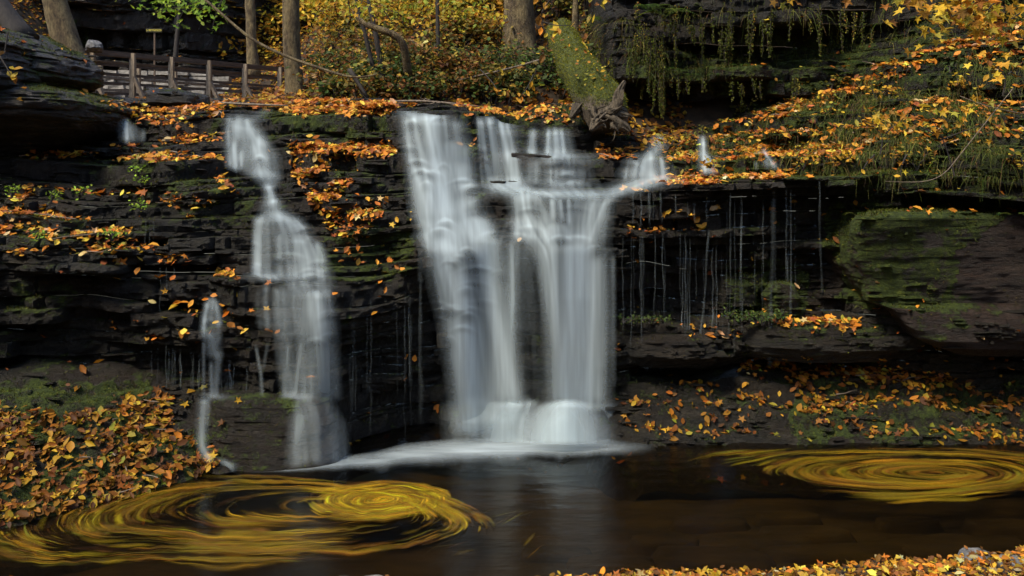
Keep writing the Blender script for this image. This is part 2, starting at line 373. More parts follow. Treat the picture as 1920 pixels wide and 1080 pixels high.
def colors(pal, n, var=.28):
    c = np.array([p[0] for p in PAL[pal]]) * (.78 if pal == 'bank' else 1); w = np.array([p[1] for p in PAL[pal]], float)  # bank palette dimmed as a whole: shade over the bank put into leaf colour
    k = rng.choice(len(c), n, p=w / w.sum())
    return np.clip(c[k] * np.exp(rng.normal(0, var, (n, 1))) * np.exp(rng.normal(0, .08, (n, 3))), 0, .85)
def leaf_mesh(P, Nn, size, pal, tilt=.45, maple=.3, cols=None, hang=None):
    n = len(P); size = np.broadcast_to(size, n)
    nn = Nn + rng.normal(0, tilt, (n, 3)); nn /= np.linalg.norm(nn, axis=1)[:, None]
    t = rng.normal(0, 1, (n, 3)) if hang is None else hang + rng.normal(0, .4, (n, 3))
    t -= nn * (t * nn).sum(1)[:, None]; t /= np.linalg.norm(t, axis=1)[:, None] + 1e-9
    b = np.cross(t, nn)
    col = colors(pal, n) if cols is None else cols
    mp = rng.random(n) < maple
    Vs, Ts, Cs, off = [], [], [], 0
    for msk, TV, TT in ((~mp, OV, OT), (mp, MV, MT)):
        k = np.where(msk)[0]
        if not len(k): continue
        curl = rng.uniform(-.5, 3.2, (len(k), 1))
        wide = rng.uniform(.75, 1.25, (len(k), 1))
        X = TV[None, :, 0] * wide; Yl = np.broadcast_to(TV[None, :, 1], X.shape); Z = TV[None, :, 2] * curl + .12 * rng.uniform(-1, 1, (len(k), 1)) * TV[None, :, 1]**2 * 4
        v = P[k][:, None] + size[k][:, None, None] * (X[..., None]*b[k][:, None] + Yl[..., None]*t[k][:, None] + Z[..., None]*nn[k][:, None])
        Vs.append(v.reshape(-1, 3)); Ts.append((TT[None] + (np.arange(len(k)) * len(TV))[:, None, None]).reshape(-1, 3) + off)
        Cs.append(np.repeat(col[k], len(TV), 0)); off += len(k) * len(TV)
    return np.vstack(Vs), np.vstack(Ts), np.vstack(Cs)

# ------------------------------------------------------------------ the cliff: depth of the rock front in the view, column by column
CO = {  # photo column: [(photo row, distance)]
 -500: [(-200,11),(150,10.6),(290,10.6),(350,10.4),(480,9.8),(500,10.2),(720,10.4),(880,9.6)],
 0:    [(-200,60),(180,60),(200,15.5),(290,13.6),(300,12.9),(360,12.6),(375,12.4),(430,11.8),(480,11.3),(500,11.5),(600,11.7),(720,11.9),(900,11.6)],
 200:  [(-200,60),(180,60),(200,15.0),(230,14.2),(290,13.4),(300,12.9),(360,12.7),(420,12.2),(440,11.8),(490,11.5),(510,11.6),(600,11.8),(720,12.0),(900,11.7)],
 270:  [(-200,60),(175,60),(195,15.4),(210,14.5),(262,14),(270,13.6),(290,13.4),(300,12.9),(380,12.6),(400,12.4),(450,12.2),(480,11.9),(500,12.0),(620,11.9),(640,11.7),(650,12.1),(740,12.1),(760,11.6),(900,11.5)],
 360:  [(-200,60),(175,60),(195,15.4),(210,14.4),(260,14),(290,13.5),(310,12.9),(340,12.6),(380,12.4),(400,12.5),(480,12.3),(500,12.3),(560,12.0),(630,11.7),(650,12.1),(740,12.0),(748,11.8),(900,11.7)],
 430:  [(-200,60),(175,60),(195,15.6),(215,14.5),(300,13.9),(330,13.4),(345,12.8),(440,12.6),(500,12.3),(520,11.9),(540,12.1),(640,11.9),(650,12.1),(738,12.0),(748,11.8),(900,11.7)],
 520:  [(-200,60),(175,60),(195,16),(215,14.6),(290,13.9),(350,13.3),(365,12.9),(405,12.7),(412,12.4),(515,12.2),(527,11.9),(620,11.8),(740,11.8),(748,11.7),(900,11.6)],
 600:  [(-200,60),(175,60),(195,15.5),(210,14.5),(265,14.0),(300,13.6),(350,13.2),(400,12.8),(440,12.5),(500,12.2),(535,12.0),(555,11.8),(640,11.75),(740,11.7),(900,11.5)],
 680:  [(-200,60),(175,60),(195,15),(210,14.2),(270,13.8),(300,13.3),(380,12.8),(430,12.6),(500,12.3),(520,12.1),(620,12.1),(680,12.5),(830,12.4),(900,12.2)],
 740:  [(-200,60),(175,60),(195,14.8),(212,13.9),(250,13.6),(300,13.2),(380,12.9),(500,12.5),(600,12.3),(680,12.6),(900,12.6)],
 800:  [(-200,60),(175,60),(205,14.2),(222,13.3),(300,13.1),(345,12.8),(440,12.4),(470,12.25),(500,12.3),(550,12.7),(780,12.8),(900,12.7)],
 870:  [(-200,60),(175,60),(205,14.2),(230,13.4),(310,13.3),(400,12.8),(450,12.5),(480,12.35),(560,12.9),(770,12.9),(790,12.5),(900,12.4)],
 930:  [(-200,60),(180,60),(215,14.3),(230,13.6),(340,13.5),(350,13.0),(385,12.9),(400,13.0),(450,12.6),(500,12.7),(560,13.1),(740,13.1),(755,12.7),(900,12.5)],
 1040: [(-200,60),(190,60),(235,14.4),(250,13.7),(285,13.6),(295,13.2),(345,13.0),(355,12.7),(375,12.5),(440,12.4),(470,12.35),(520,12.9),(740,13.0),(755,12.7),(900,12.4)],
 1100: [(-200,17),(100,16.6),(190,15.8),(240,14.7),(262,14.0),(300,13.6),(345,13.2),(365,12.7),(470,12.5),(480,12.9),(640,12.9),(660,12.6),(690,13),(900,12.7)],
 1150: [(-200,15.2),(60,14.9),(140,15.0),(160,15.8),(235,15.8),(248,14.7),(270,14.0),(300,13.6),(345,13.2),(365,12.7),(450,12.5),(480,12.9),(640,12.9),(660,12.6),(690,13),(900,12.7)],
 1220: [(-200,15),(100,14.7),(135,14.5),(150,15.0),(165,16),(240,16),(252,14.8),(285,14.0),(310,13.4),(345,12.9),(360,12.6),(375,12.5),(440,12.4),(460,13.2),(560,13.4),(620,12.9),(670,12.8),(690,13.3),(900,12.8)],
 1330: [(-200,15),(60,14.6),(75,15.5),(110,15.4),(128,14.4),(160,14.5),(175,16),(225,16),(240,14.6),(285,14.0),(310,13.4),(345,12.7),(360,13.0),(440,12.9),(450,13.3),(560,13.5),(600,12.9),(670,12.8),(690,13.3),(900,12.8)],
 1450: [(-200,15),(45,14.5),(60,15.6),(110,15.5),(130,14.4),(155,14.4),(165,15.4),(190,15.2),(215,14.3),(270,13.9),(300,13.6),(322,13.0),(335,12.5),(345,12.4),(360,13.2),(550,13.5),(580,13.0),(660,12.8),(680,13.4),(900,12.9)],
 1580: [(-200,14.8),(25,14.5),(40,15.6),(100,15.2),(150,14.6),(190,14.1),(230,13.9),(270,13.5),(300,13.1),(320,12.6),(345,12.5),(360,13.2),(500,13.3),(560,13.0),(600,12.7),(650,12.6),(670,13.4),(900,13)],
 1650: [(-200,14.5),(20,14.6),(60,15.0),(120,14.3),(200,13.8),(260,13.3),(300,12.9),(335,12.6),(375,12.5),(390,13.0),(500,12.9),(560,12.6),(640,12.4),(655,13.0),(700,13.2),(900,13)],
 1750: [(-200,14.3),(60,14.2),(100,13.8),(200,13.2),(240,12.9),(290,12.6),(340,12.3),(375,12.2),(388,12.8),(560,12.5),(640,12.3),(655,12.8),(700,13.0),(900,13)],
 1920: [(-200,14),(40,13.6),(80,13.2),(200,12.6),(240,12.3),(290,12.0),(340,11.8),(375,11.7),(388,12.4),(560,12.3),(640,12.2),(655,12.6),(700,12.8),(900,12.8)],
 2400: [(-200,12),(60,11.6),(200,11.2),(290,10.9),(375,10.6),(388,11),(640,10.9),(655,11.4),(900,11.4)]}
cpx = sorted(CO); rows = np.arange(-200, 901, 1.0); cols = np.arange(-500, 2401, 3.0)
tab = np.array([lerpt(rows, CO[c]) for c in cpx])
TT_ = np.stack([np.interp(cols, cpx, tab[:, j]) for j in range(len(rows))], 1)   # (cols, rows)
def Tdepth(px, py):
    i = np.clip((np.asarray(px) + 500) / 3.0, 0, len(cols) - 1.001); j = np.clip(np.asarray(py) + 200.0, 0, len(rows) - 1.001)
    a, b = i.astype(int), j.astype(int); u, v = i - a, j - b
    return (TT_[a, b]*(1-u)*(1-v) + TT_[a+1, b]*u*(1-v) + TT_[a, b+1]*(1-u)*v + TT_[a+1, b+1]*u*v)
gx0, gz0, gs = -12.0, -1.0, .025
nx, nz = int(24 / gs) + 1, int(10 / gs) + 1
cc, rr = np.meshgrid(cols, rows, indexing='ij')
wx, wy, wz = W(cc, rr, TT_)
ok = wy < 18
# photo columns one pixel wide would leave holes in x: sample more finely
acc = np.full((nx, nz), 1e9)
for sh in np.linspace(0, 1, 5)[:-1]:
    Yi = TT_[:-1] * (1 - sh) + TT_[1:] * sh; ci = cc[:-1] * (1 - sh) + cc[1:] * sh
    X, Y_, Z = W(ci, rr[:-1], Yi); g = Y_ < 40
    ix = np.round((X - gx0) / gs).astype(int); iz = np.round((Z - gz0) / gs).astype(int)
    g &= (ix >= 0) & (ix < nx) & (iz >= 0) & (iz < nz)
    np.minimum.at(acc, (ix[g], iz[g]), Y_[g])
zg = gz0 + np.arange(nz) * gs; xg = gx0 + np.arange(nx) * gs
Fg = np.zeros_like(acc)
for i in range(nx):
    g = acc[i] < 1e8
    if g.sum() < 5: Fg[i] = Fg[i-1] if i else 12; continue
    Fg[i] = np.interp(zg, zg[g], acc[i][g])
def blur(a, n, ax):
    k = np.ones(n) / n
    return np.apply_along_axis(lambda v: np.convolve(np.pad(v, n//2, mode='edge'), k, 'valid'), ax, a)
Fg = blur(blur(Fg, 9, 0), 5, 0)
def F(x, z):
    i = np.clip((np.asarray(x) - gx0) / gs, 0, nx - 1.001); j = np.clip((np.asarray(z) - gz0) / gs, 0, nz - 1.001)
    a, b = i.astype(int), j.astype(int); u, v = i - a, j - b
    return Fg[a, b]*(1-u)*(1-v) + Fg[a+1, b]*u*(1-v) + Fg[a, b+1]*(1-u)*v + Fg[a+1, b+1]*u*v

def strata(parent, name, xs, zb, front, mat, amp=1.0, ymax=24, seglen=3.6, seed=0, rowsn=4):
    """stacked rock layers: every layer a row of slabs, each slab its own mesh"""
    r = np.random.default_rng(seed); n = len(xs); K = len(zb) - 1
    Zb = [z + .12 * noise(xs * .33 + seed, z * .5) + .055 * noise(xs * 1.0 + seed, z * .9) + .022 * noise(xs * 2.1, k * 3.7 + seed) for k, z in enumerate(zb)]
    for k in range(1, len(Zb)): Zb[k] = np.maximum(Zb[k], Zb[k-1] + .012)
    Y = []
    for k in range(K):
        zm = (zb[k] + zb[k+1]) / 2
        base = (front(xs, zb[k] + .02) + front(xs, zm) + front(xs, zb[k+1] - .02)) / 3
        cuts = np.cumsum(r.uniform(.2, 1.2, 120)) + xs[0] - 1; off = r.normal(0, .08, 121)
        blk = off[np.searchsorted(cuts, xs + .04 * noise(xs * 9, k))]
        jd = np.abs(xs[:, None] + (.04 * noise(xs * 9, k))[:, None] - cuts[None]).min(1); blk = blk + .07 * np.exp(-(jd / .022)**2) * (noise(xs * 2.2, k * 1.7, 3) > -.3)
        Y.append(base + amp * (.16 * noise(xs * .8, zm * 2.2, seed) + .17 * noise(xs * 1.9, zm * 3.6, seed + 4) + .05 * noise(xs * .9, k * 5.3 + seed) + .04 * noise(xs * 3.1, k * 2.9 + seed) + blk * (.4 + .9 * (noise(xs * .7, zm * 1.5, 9) > 0))))
    Y.append(Y[-1] + .5)
    for k in range(K):
        z0, z1 = Zb[k], Zb[k+1]; t = np.maximum(z1 - z0, .01)
        prof = [(.07, .0), (.012, .10), (-.008, .30), (-.012, .55), (0, .80), (.018, .94), (.05, 1.0)]
        cr = np.clip(.55 + 1.3 * noise(xs * .9, k * 1.9, 31), .05, 1.5)
        R = [(Y[k] + o * min(1, amp + .3) * cr, z0 + t * f) for o, f in prof]
        yn = Y[k+1] + .07
        for s in np.linspace(0, 1, rowsn + 1)[1:]:
            R.append((R[len(prof)-1][0] * (1 - s) + yn * s, z1 * 1.0))
        V = np.stack([np.stack([xs + 0 * a, a, b], 1) for a, b in R], 0)      # rows, n, 3
        nr = len(R)
        fine = .045 * noise(V[..., 0]*5, V[..., 2]*15, V[..., 1]*5) + .022 * noise(V[..., 0]*13, V[..., 2]*30, V[..., 1]*13) + .01 * noise(V[..., 0]*30, V[..., 2]*60, V[..., 1]*20)
        edge = np.ones(nr); edge[0] = edge[-1] = .0
        V[..., 1] += fine * edge[:, None] * amp * 1.2
        V[len(prof):-1, :, 2] += .012 * noise(V[len(prof):-1, :, 0]*9, V[len(prof):-1, :, 1]*9)
        s0 = 0
        bounds = [0]
        while bounds[-1] < n - 1: bounds.append(min(n - 1, bounds[-1] + int(r.uniform(.6, 1.4) * seglen / (xs[1] - xs[0]))))
        for a, b in zip(bounds[:-1], bounds[1:]):
            if b - a < 2: continue
            v = V[:, a:b+1].reshape(-1, 3); f = gridF(nr, b - a + 1)
            f = f[v[f][:, :, 1].max(1) < ymax]
            if len(f) < 20: continue
            mk(name, v, f, mat, parent, {'moss': mossval(v)})
            SURF.append((v, tris(f)))

zb = [-.55]
rz = np.random.default_rng(11)
while zb[-1] < 5.3: zb.append(zb[-1] + rz.choice([.05, .09, .14, .2, .29], p=[.2, .25, .25, .18, .12]))
while zb[-1] < 8.4: zb.append(zb[-1] + rz.uniform(.12, .3))
cliff = tag(empty('cliff', (0, 12, 0)), 'dark layered shale cliff that the waterfalls run over', 'cliff', kind='structure')
strata(cliff, 'rock_slab', np.arange(-9.6, 9.8, .026), zb, F, M['rock'], seed=4)

# ------------------------------------------------------------------ hillside behind the cliff
gy = [10.5,14,15,17,20,24,28,32,40,60]
GX = {-40: [1,4,9,11,14,17,20,23,28,40], -18: [1,4,6.2,7,8.5,10,11,12,18,32], -14: [1,4,5.2,5.4,5.5,5.6,5.8,6.2,17,32], -11: [1,4,4.9,5.0,5.2,5.35,5.6,6.5,15,30], -8: [1,4,4.85,5.0,5.2,5.45,6.2,8.6,15,30], -6: [1,4,4.85,5.05,5.2,5.65,7.2,9.8,16,31],
      -5: [1,4,4.85,5.15,5.6,6.9,9.2,12,18,32], -4: [1,4,4.85,5.3,6.7,9.2,11.5,14,19,33], -2: [1,4,4.85,6.0,8.0,10.8,13.6,16,21,34], 1: [1,4,4.6,6.1,8.4,11.3,14,17,22,34], 4: [1,4,4.5,6.5,10,13,15,18,23,34], 8: [1,3.9,4.5,7.5,12,14,16,18,23,34], 14: [1,6,8,10,13,15,17,20,24,35], 40: [1,8,9,12,15,18,21,25,30,40]}
gxk = sorted(GX); gtab = np.array([GX[k] for k in gxk], float)
def G(x, y):
    x = np.asarray(x, float); y = np.asarray(y, float)
    t = np.stack([np.interp(y, gy, g) for g in gtab], -1)
    i = np.clip(np.searchsorted(gxk, x) - 1, 0, len(gxk) - 2); kx = np.array(gxk, float)
    u = np.clip((x - kx[i]) / (kx[i+1] - kx[i]), 0, 1)
    a = np.take_along_axis(t, i[..., None], -1)[..., 0]; b = np.take_along_axis(t, (i+1)[..., None], -1)[..., 0]
    z = a * (1 - u) + b * u
    far = np.clip((y - 15) / 4, 0, 1)
    return z + (.05 + .16 * far) * fbm(x * .9, y * .9, 0, 4) + far * (.30 * fbm(x * .55, y * .55, 5, 2) + .10 * np.abs(noise(x * 2.3, y * 2.3, 8)) + .05 * noise(x * 5.5, y * 5.5))
hx = np.concatenate([np.arange(-40, -18, 1.0), np.arange(-18, 10, .12), np.arange(10, 40, 1.0)])
hy = np.concatenate([np.arange(14.0, 20, .12), np.arange(20, 34, .25), np.arange(34, 60, 1.0)])
XX, YY = np.meshgrid(hx, hy)
V = np.stack([XX, YY, G(XX, YY)], -1).reshape(-1, 3); HF = gridF(len(hy), len(hx))
hill = mk('hillside', V, HF, M['soil'], attrs={'moss': np.full(len(V), .3)}, smooth=True)
tag(hill, 'leaf covered wooded slope rising behind the falls', 'hillside', kind='structure')
HILL = (V, tris(HF))
def hit(px, py, y0=14.5, y1=45):
    ys = np.arange(y0, y1, .05); x = (px - 960) / FP * ys; z = H - (py - HY) / FP * ys
    k = np.where(G(x, ys) >= z)[0]; y = ys[k[0]] if len(k) else y1
    return np.array([(px - 960) / FP * y, y, H - (py - HY) / FP * y])

# dark back cliff behind the footbridge
back = tag(empty('back_cliff', (-14, 30, 6)), 'dark cliff wall behind the footbridge', 'cliff', kind='structure')
zbb = list(np.cumsum([5.2] + [random.choice([.15, .25, .4, .6]) for _ in range(26)]))
def Fb(x, z):
    return 30.0 + np.clip((np.asarray(x) + 11.6), 0, 9) * 1.1 - .25 * np.clip(z - 9.2, 0, 1) * 2 + .9 * np.exp(-((z - 8.2) / .5)**2) - .5 * (z > 10.6) - .12 * np.clip(-15 - np.asarray(x), 0, 9)
strata(back, 'rock_slab', np.arange(-24, -6, .07), zbb, Fb, M['rock_back'], amp=2.2, ymax=60, seglen=7, seed=9)

# gorge sides and bank behind the camera: unseen ground added to block low sky light
def sheet(name, xs, ys, fn, mat, label, cat, smooth=True, surf=True, kind='structure'):
    X, Y_ = np.meshgrid(xs, ys); v = np.stack([X, Y_, fn(X, Y_)], -1).reshape(-1, 3); f = gridF(len(ys), len(xs))
    o = mk(name, v, f, mat, attrs={'moss': mossval(v)}, smooth=smooth); tag(o, label, cat, kind=kind)
    if surf: SURF.append((v, tris(f)))
    return o
sheet('unseen_gorge_ground', np.arange(-40, 41, .8), np.arange(-40, 15, .8), lambda x, y: np.where((abs(x) < 8.5) & (y > 1), -1.6, 0) + np.where(abs(x) >= 8.5, (abs(x) - 8.5) * .9, 0) + np.clip(1 - y, 0, 40) * .5 - .9 * (y > 1) + .3 * fbm(x * .4, y * .4), M['soil'], 'unseen gorge floor and side slopes around the pool, added to block low sky light', 'ground', surf=False)

# ------------------------------------------------------------------ banks
def wl(pts):   # waterline given in photo points on the water plane
    a = []
    for px, py in pts:
        Y = H * FP / (py - HY); a.append(((px - 960) / FP * Y, Y))
    a = np.array(a); return a[np.argsort(a[:, 0])]
LW = wl([(-400,1060),(-120,1020),(0,990),(60,976),(130,958),(200,940),(250,930),(330,908),(400,884),(432,872)])
def left_bank(x, y):
    yw = np.interp(x, LW[:, 0], LW[:, 1]); d = y - yw
    d = d - np.clip((x + 3.75) * 8, 0, 5)
    h = .42 * d + .05 * np.sin(d * 14 + 2 * noise(x * 1.5, y)) * (d > 0.1) + .07 * fbm(x * 2.2, y * 2.2, 0, 5) + .025 * fbm(x * 9, y * 9, 2, 3)
    return np.clip(h, -.7, 1.15 + .1 * noise(x * 3, y * 3))
sheet('leafy_bank', np.arange(-9.5, -2.9, .035), np.arange(7.6, 12.6, .035), left_bank, M['rock'], 'low mossy bank beside the pool heaped with brown and orange leaves', 'bank')
RW = wl([(1150,826),(1200,833),(1480,832),(1700,834),(1920,834),(2300,840)])
def right_bank(x, y):
    yw = np.interp(x, RW[:, 0], RW[:, 1]) + .06 * noise(x * 2.5, 1); d = y - yw
    d = d - np.clip((1.42 - x) * 3, 0, 5)
    lo = np.clip((x - 2.0) * .6, .0, 1)
    h = .75 * d + .06 * np.sin(d * 17 + 2.5 * noise(x * 1.2, y)) * (d > .05) + .09 * fbm(x * 2, y * 2, 0, 5) + .045 * noise(x * 5, y * 9, 2) + .03 * noise(x * 14, y * 22, 2)
    return np.clip(h, -.7, .62 + .14 * lo + .1 * noise(x * 1.5, y * 2))
sheet('rocky_apron', np.arange(1.1, 10, .03), np.arange(11.4, 14.2, .03), right_bank, M['rock'], 'wet black rock shelf at the pool edge under the dripping overhang', 'bank')
NW = wl([(560,1130),(800,1120),(950,1105),(1080,1086),(1200,1080),(1400,1075),(1520,1072),(1600,1062),(1660,1050),(1740,1054),(1800,1046),(1920,1042),(2300,1025)])
def near_bank(x, y):
    yw = np.interp(x, NW[:, 0], NW[:, 1]) + .05 * noise(x * 3, 2); d = yw - y
    h = .10 * d + .05 * fbm(x * 2.5, y * 2.5, 0, 3) + .02
    h = np.where(y < 6.5, h + (6.5 - y) * .5, h)
    return np.where(d > 0, np.clip(h, .012, 3), np.clip(.012 + d * 1.2, -.6, .02))
near = sheet('near_bank', np.arange(-9, 9, .05), np.arange(.5, 9.3, .05), near_bank, M['soil'], 'near shore at the lower edge strewn with yellow leaves', 'bank')
NEAR = SURF.pop()

# ------------------------------------------------------------------ pool
bx, by = np.arange(-11, 11, .12), np.arange(3, 13.6, .12)
sheet('pool_bed', bx, by, lambda x, y: -.42 + .07 * fbm(x * 1.1, y * 2.6, 0, 4) - .06 * np.clip(y - 9, 0, 3), M['bed'], 'brown rocky floor of the pool seen through the water', 'pool bed', surf=False)
water = mk('pool_water', np.array([(-12, 2, 0), (12, 2, 0), (12, 13.8, 0), (-12, 13.8, 0)], float), np.array([[0, 1, 2, 3]]), M['pool'])
tag(water, 'dark brown still pool below the waterfalls', 'water', kind='structure')
for k, (px, py, w, h) in enumerate([(1510,985,150,16),(1420,1000,190,16),(1790,1005,230,22),(1330,1028,200,24),(1660,1010,90,10),(1560,1020,260,18),(1880,970,120,14),(1700,965,110,10),(1250,1000,120,14),(1480,955,120,9),(1150,1040,160,16),(1860,1000,100,12),(1330,965,130,10),(1040,1020,120,12)]):
    Y = (H + .3) * FP / (py - HY); cx = (px - 960) / FP * Y; sx = w / FP * Y; sy = h / (py - HY) * Y
    th = np.linspace(0, 2*np.pi, 40, endpoint=False); r = (abs(np.cos(th))**3 + abs(np.sin(th))**3)**(-1/3) * (1 + .22 * noise(np.cos(th)*1.4 + k*3, np.sin(th)*1.4) + .05 * noise(np.cos(th)*5 + k, np.sin(th)*5))
    v = [np.stack([cx + np.cos(th)*r*q*sx/2, Y + np.sin(th)*r*q*sy/2*1.4, np.full(40, zq) + .012*noise(th*2, k*2.2, q*3)], 1) for q, zq in ((1.15, -.50), (1.03, -.42), (.98, -.37), (.8, -.36), (.4, -.355))]
    v = np.vstack(v + [[(cx, Y, -.352)]]); f = [gridF(5, 40, True), np.array([(200, 160+i, 160+(i+1) % 40) for i in range(40)])]
    o = mk('submerged_slab', v, f, M['bed'], smooth=True, local=(cx, Y, -.4))
    tag(o, 'flat brown stone slab lying under the shallow water near the shore', 'stone', 'flat stones under the clear brown water')

# ------------------------------------------------------------------ boulders and rock masses
def rockmass(name, prof, mat, parent=None, nt=160, dz=.024, amp=.1, ex=3.0, label=None, cat=None, group=None, seed=0.0, tw=0.0, leaves=True, kind=None, crisp=1.0):
    """prof: (z, cx, cy, rx, ry) rows from bottom to top"""
    p = np.array(prof, float); zs = np.arange(p[0, 0], p[-1, 0] + 1e-6, dz)
    th = np.linspace(0, 2*np.pi, nt, endpoint=False)
    c, s = np.cos(th), np.sin(th); rad = (abs(c)**ex + abs(s)**ex) ** (-1/ex)
    g = [np.interp(zs, p[:, 0], p[:, i]) for i in range(1, 5)]
    lay = np.cumsum(np.random.default_rng(int(seed*7)+3).uniform(.04, .17, 400)) + zs[0] - 1
    V = []
    for k, z in enumerate(zs):
        zz = z + .05 * noise(c * 1.2 + seed, s * 1.2, 1.5)
        li = np.searchsorted(lay, zz); fr = np.minimum(zz - lay[li-1], lay[li] - zz)
        step = noise(li * 3.77 + seed, c * 1.7 + li, s * 1.7) * .75 - .35 * np.exp(-fr / .012)
        sz = min(g[2][k], g[3][k])
        n1 = fbm(c * 1.6 + seed, s * 1.6, z * 1.6, 4); n2 = noise(c * g[2][k] * 9, s * g[3][k] * 9 + seed, z * 30)
        d = amp * (n1 * 1.3 + crisp * step) + .03 * n2 * (.4 + crisp * .6) + .022 * crisp * fbm(c * g[2][k] * 6, s * g[3][k] * 6 + seed, z * 14, 3)
        V.append(np.stack([g[0][k] + (g[2][k]*rad + d) * c, g[1][k] + (g[3][k]*rad + d) * s, z + .03*n1], 1))
    top = V[-1]; ce = top.mean(0)
    for q in (.66, .33): t = ce + (top - ce) * q; t[:, 2] += .03 * noise(t[:, 0]*5, t[:, 1]*5); V.append(t)
    n = len(V); V = np.vstack(V + [ce[None]]); j = np.arange(nt)
    f = [gridF(n, nt, True), np.stack([(n-1)*nt + j, (n-1)*nt + (j+1) % nt, np.full(nt, n*nt)], 1)]
    o = mk(name, V, f, mat, parent, {'moss': mossval(V)}, local=tuple(p[0, 1:3]) + (p[0, 0],))
    tag(o, label, cat, group, kind)
    if leaves: SURF.append((V, tris(f)))
    return o
# rock outcrop in the upper corner, overhanging
def R(px, py, Y): return W(px, py, Y)
out = tag(empty('rock_outcrop', (-8.5, 14, 4)), 'big grey mossy layered outcrop overhanging beside the footbridge', 'rock outcrop')
def zz(py, Y): return H - (py - HY) / FP * Y
Yo = 12.3
def prow(py, pxr, yf, d=1.6):
    xr = (pxr - 960) / FP * (yf + d * .9) - .1; xl = -11.5
    return (zz(py, yf), (xl + xr) / 2, yf + d, (xr - xl) / 2, d)
rockmass('rock_mass', [prow(292,150,13.3), prow(262,205,13.0), prow(240,222,12.6), prow(215,215,12.3), prow(185,205,12.2), prow(165,180,12.3), prow(150,130,12.6)], M['rock_dry'], out, nt=460, amp=.13, ex=5, seed=2.0)
rockmass('rock_mass', [prow(165,82,12.3), prow(140,160,12.9,1.2), prow(110,156,13.0,1.2), prow(88,140,13.1,1.2), prow(66,112,13.3,1.2)], M['rock_dry'], out, nt=420, amp=.10, ex=5, seed=5.0)
rockmass('rock_mass', [prow(185,78,11.9), prow(150,88,11.7), prow(100,84,11.8), prow(60,80,12.0), prow(38,66,12.2), prow(20,30,12.5)], M['rock_dry'], out, nt=420, amp=.10, ex=5, seed=8.0)
# block under the stepped cascade
def rm(px0, px1, rowsY, depth, **k):
    pr = []
    for py, a, b, Y in rowsY:
        xa, xb = (a - 960) / FP * (Y + (depth*.8 if a > 960 else 0)), (b - 960) / FP * (Y + (depth*.8 if b < 960 else 0)); pr.append((zz(py, Y), (xa+xb)/2, Y + depth, (xb-xa)/2, depth))
    return pr
rockmass('boulder', rm(0,0,[(900,372,640,10.95),(860,372,642,11.0),(800,375,635,11.1),(765,378,625,11.15),(752,392,600,11.3),(744,410,575,11.45)], .75), M['rock'], amp=.10, ex=2.8, seed=3.3, crisp=.3,
         label='wet dark block under the foot of the stepped cascade', cat='boulder')
rockmass('stone', rm(0,0,[(890,385,440,10.8),(876,382,440,10.85),(864,390,430,10.95)], .22), M['rock'], nt=60, dz=.015, amp=.02, ex=2.6, label='small smooth wet stone at the pool edge between leaves and cascade', cat='stone')
rockmass('boulder', rm(0,0,[(850,960,1165,12.0),(820,965,1160,12.05),(785,985,1140,12.15),(765,1010,1110,12.3),(755,1035,1080,12.4)], .55), M['rock'], amp=.03, ex=2.2, seed=6.1, crisp=.2, leaves=False,
         label='rounded boulder that the twin plunge bursts over', cat='boulder')
rockmass('boulder', rm(0,0,[(850,830,960,12.2),(815,840,955,12.25),(792,850,935,12.35)], .4), M['rock'], amp=.04, ex=2.4, seed=7.7, leaves=False, label='low black rock where the tall plunge lands', cat='boulder')
# big mossy block on the right-hand wall
rockmass('mossy_block', rm(0,0,[(668,1760,2300,12.3),(655,1720,2300,12.0),(640,1690,2300,11.9),(585,1640,2300,11.95),(570,1600,2300,12.15),(500,1575,2300,12.05),(440,1580,2300,11.9),(408,1600,2300,11.85),(396,1640,2300,12.0)], .9), M['rock_brown'], nt=300, amp=.17, ex=9, seed=4.4, crisp=.06,
         label='huge brown block with a mossy face beneath the overhang', cat='boulder')
rockmass('boulder', rm(0,0,[(680,1400,1700,12.55),(655,1390,1720,12.35),(625,1400,1700,12.4),(605,1430,1650,12.55),(598,1460,1600,12.8)], .6), M['rock'], nt=160, amp=.05, ex=3, seed=2.2, label='low dark rock with a line of orange leaves on top', cat='boulder')
rockmass('boulder', rm(0,0,[(690,1165,1355,12.75),(670,1160,1365,12.45),(640,1168,1350,12.45),(622,1190,1330,12.7)], .6), M['rock'], nt=160, amp=.05, ex=3, seed=9.2, label='wet glistening rock behind the thin trickles', cat='boulder')
rockmass('mossy_boulder', rm(0,0,[(600,1440,1515,12.9),(560,1432,1512,12.75),(538,1445,1500,12.85),(530,1458,1488,13.0)], .35), M['rock'], nt=70, amp=.03, ex=2.2, seed=1.2, crisp=.2, label='round green mossy boulder behind the thickest trickle', cat='boulder')
rockmass('mossy_boulder', rm(0,0,[(575,1350,1430,13.1),(535,1355,1425,13.0),(512,1375,1408,13.2)], .3), M['rock'], nt=70, amp=.03, ex=2.2, seed=1.9, crisp=.2, label='smaller green mossy hump deep under the overhang', cat='boulder')
rockmass('stone', rm(0,0,[(1090,1805,1885,8.25),(1072,1803,1888,8.3),(1056,1812,1880,8.38),(1049,1828,1862,8.45)], .17), M['grey_stone'], nt=60, dz=.012, amp=.012, ex=2.3, label='grey rounded stone among the yellow leaves in the corner', cat='stone', crisp=.2)
rockmass('stone', rm(0,0,[(1100,1880,1990,8.1),(1078,1882,1990,8.15),(1070,1900,1960,8.2)], .2), M['grey_stone'], nt=60, dz=.012, amp=.012, ex=2.3, seed=1.1, label='pale pinkish stone cut off by the corner of the frame', cat='stone', crisp=.2)
rockmass('stone', rm(0,0,[(1120,600,740,7.95),(1100,608,735,7.98),(1094,625,725,8.0)], .08), M['grey_stone'], nt=70, dz=.012, amp=.015, ex=2.6, seed=3.1, label='flat grey stone just breaking the water at the lower edge', cat='stone', crisp=.2)
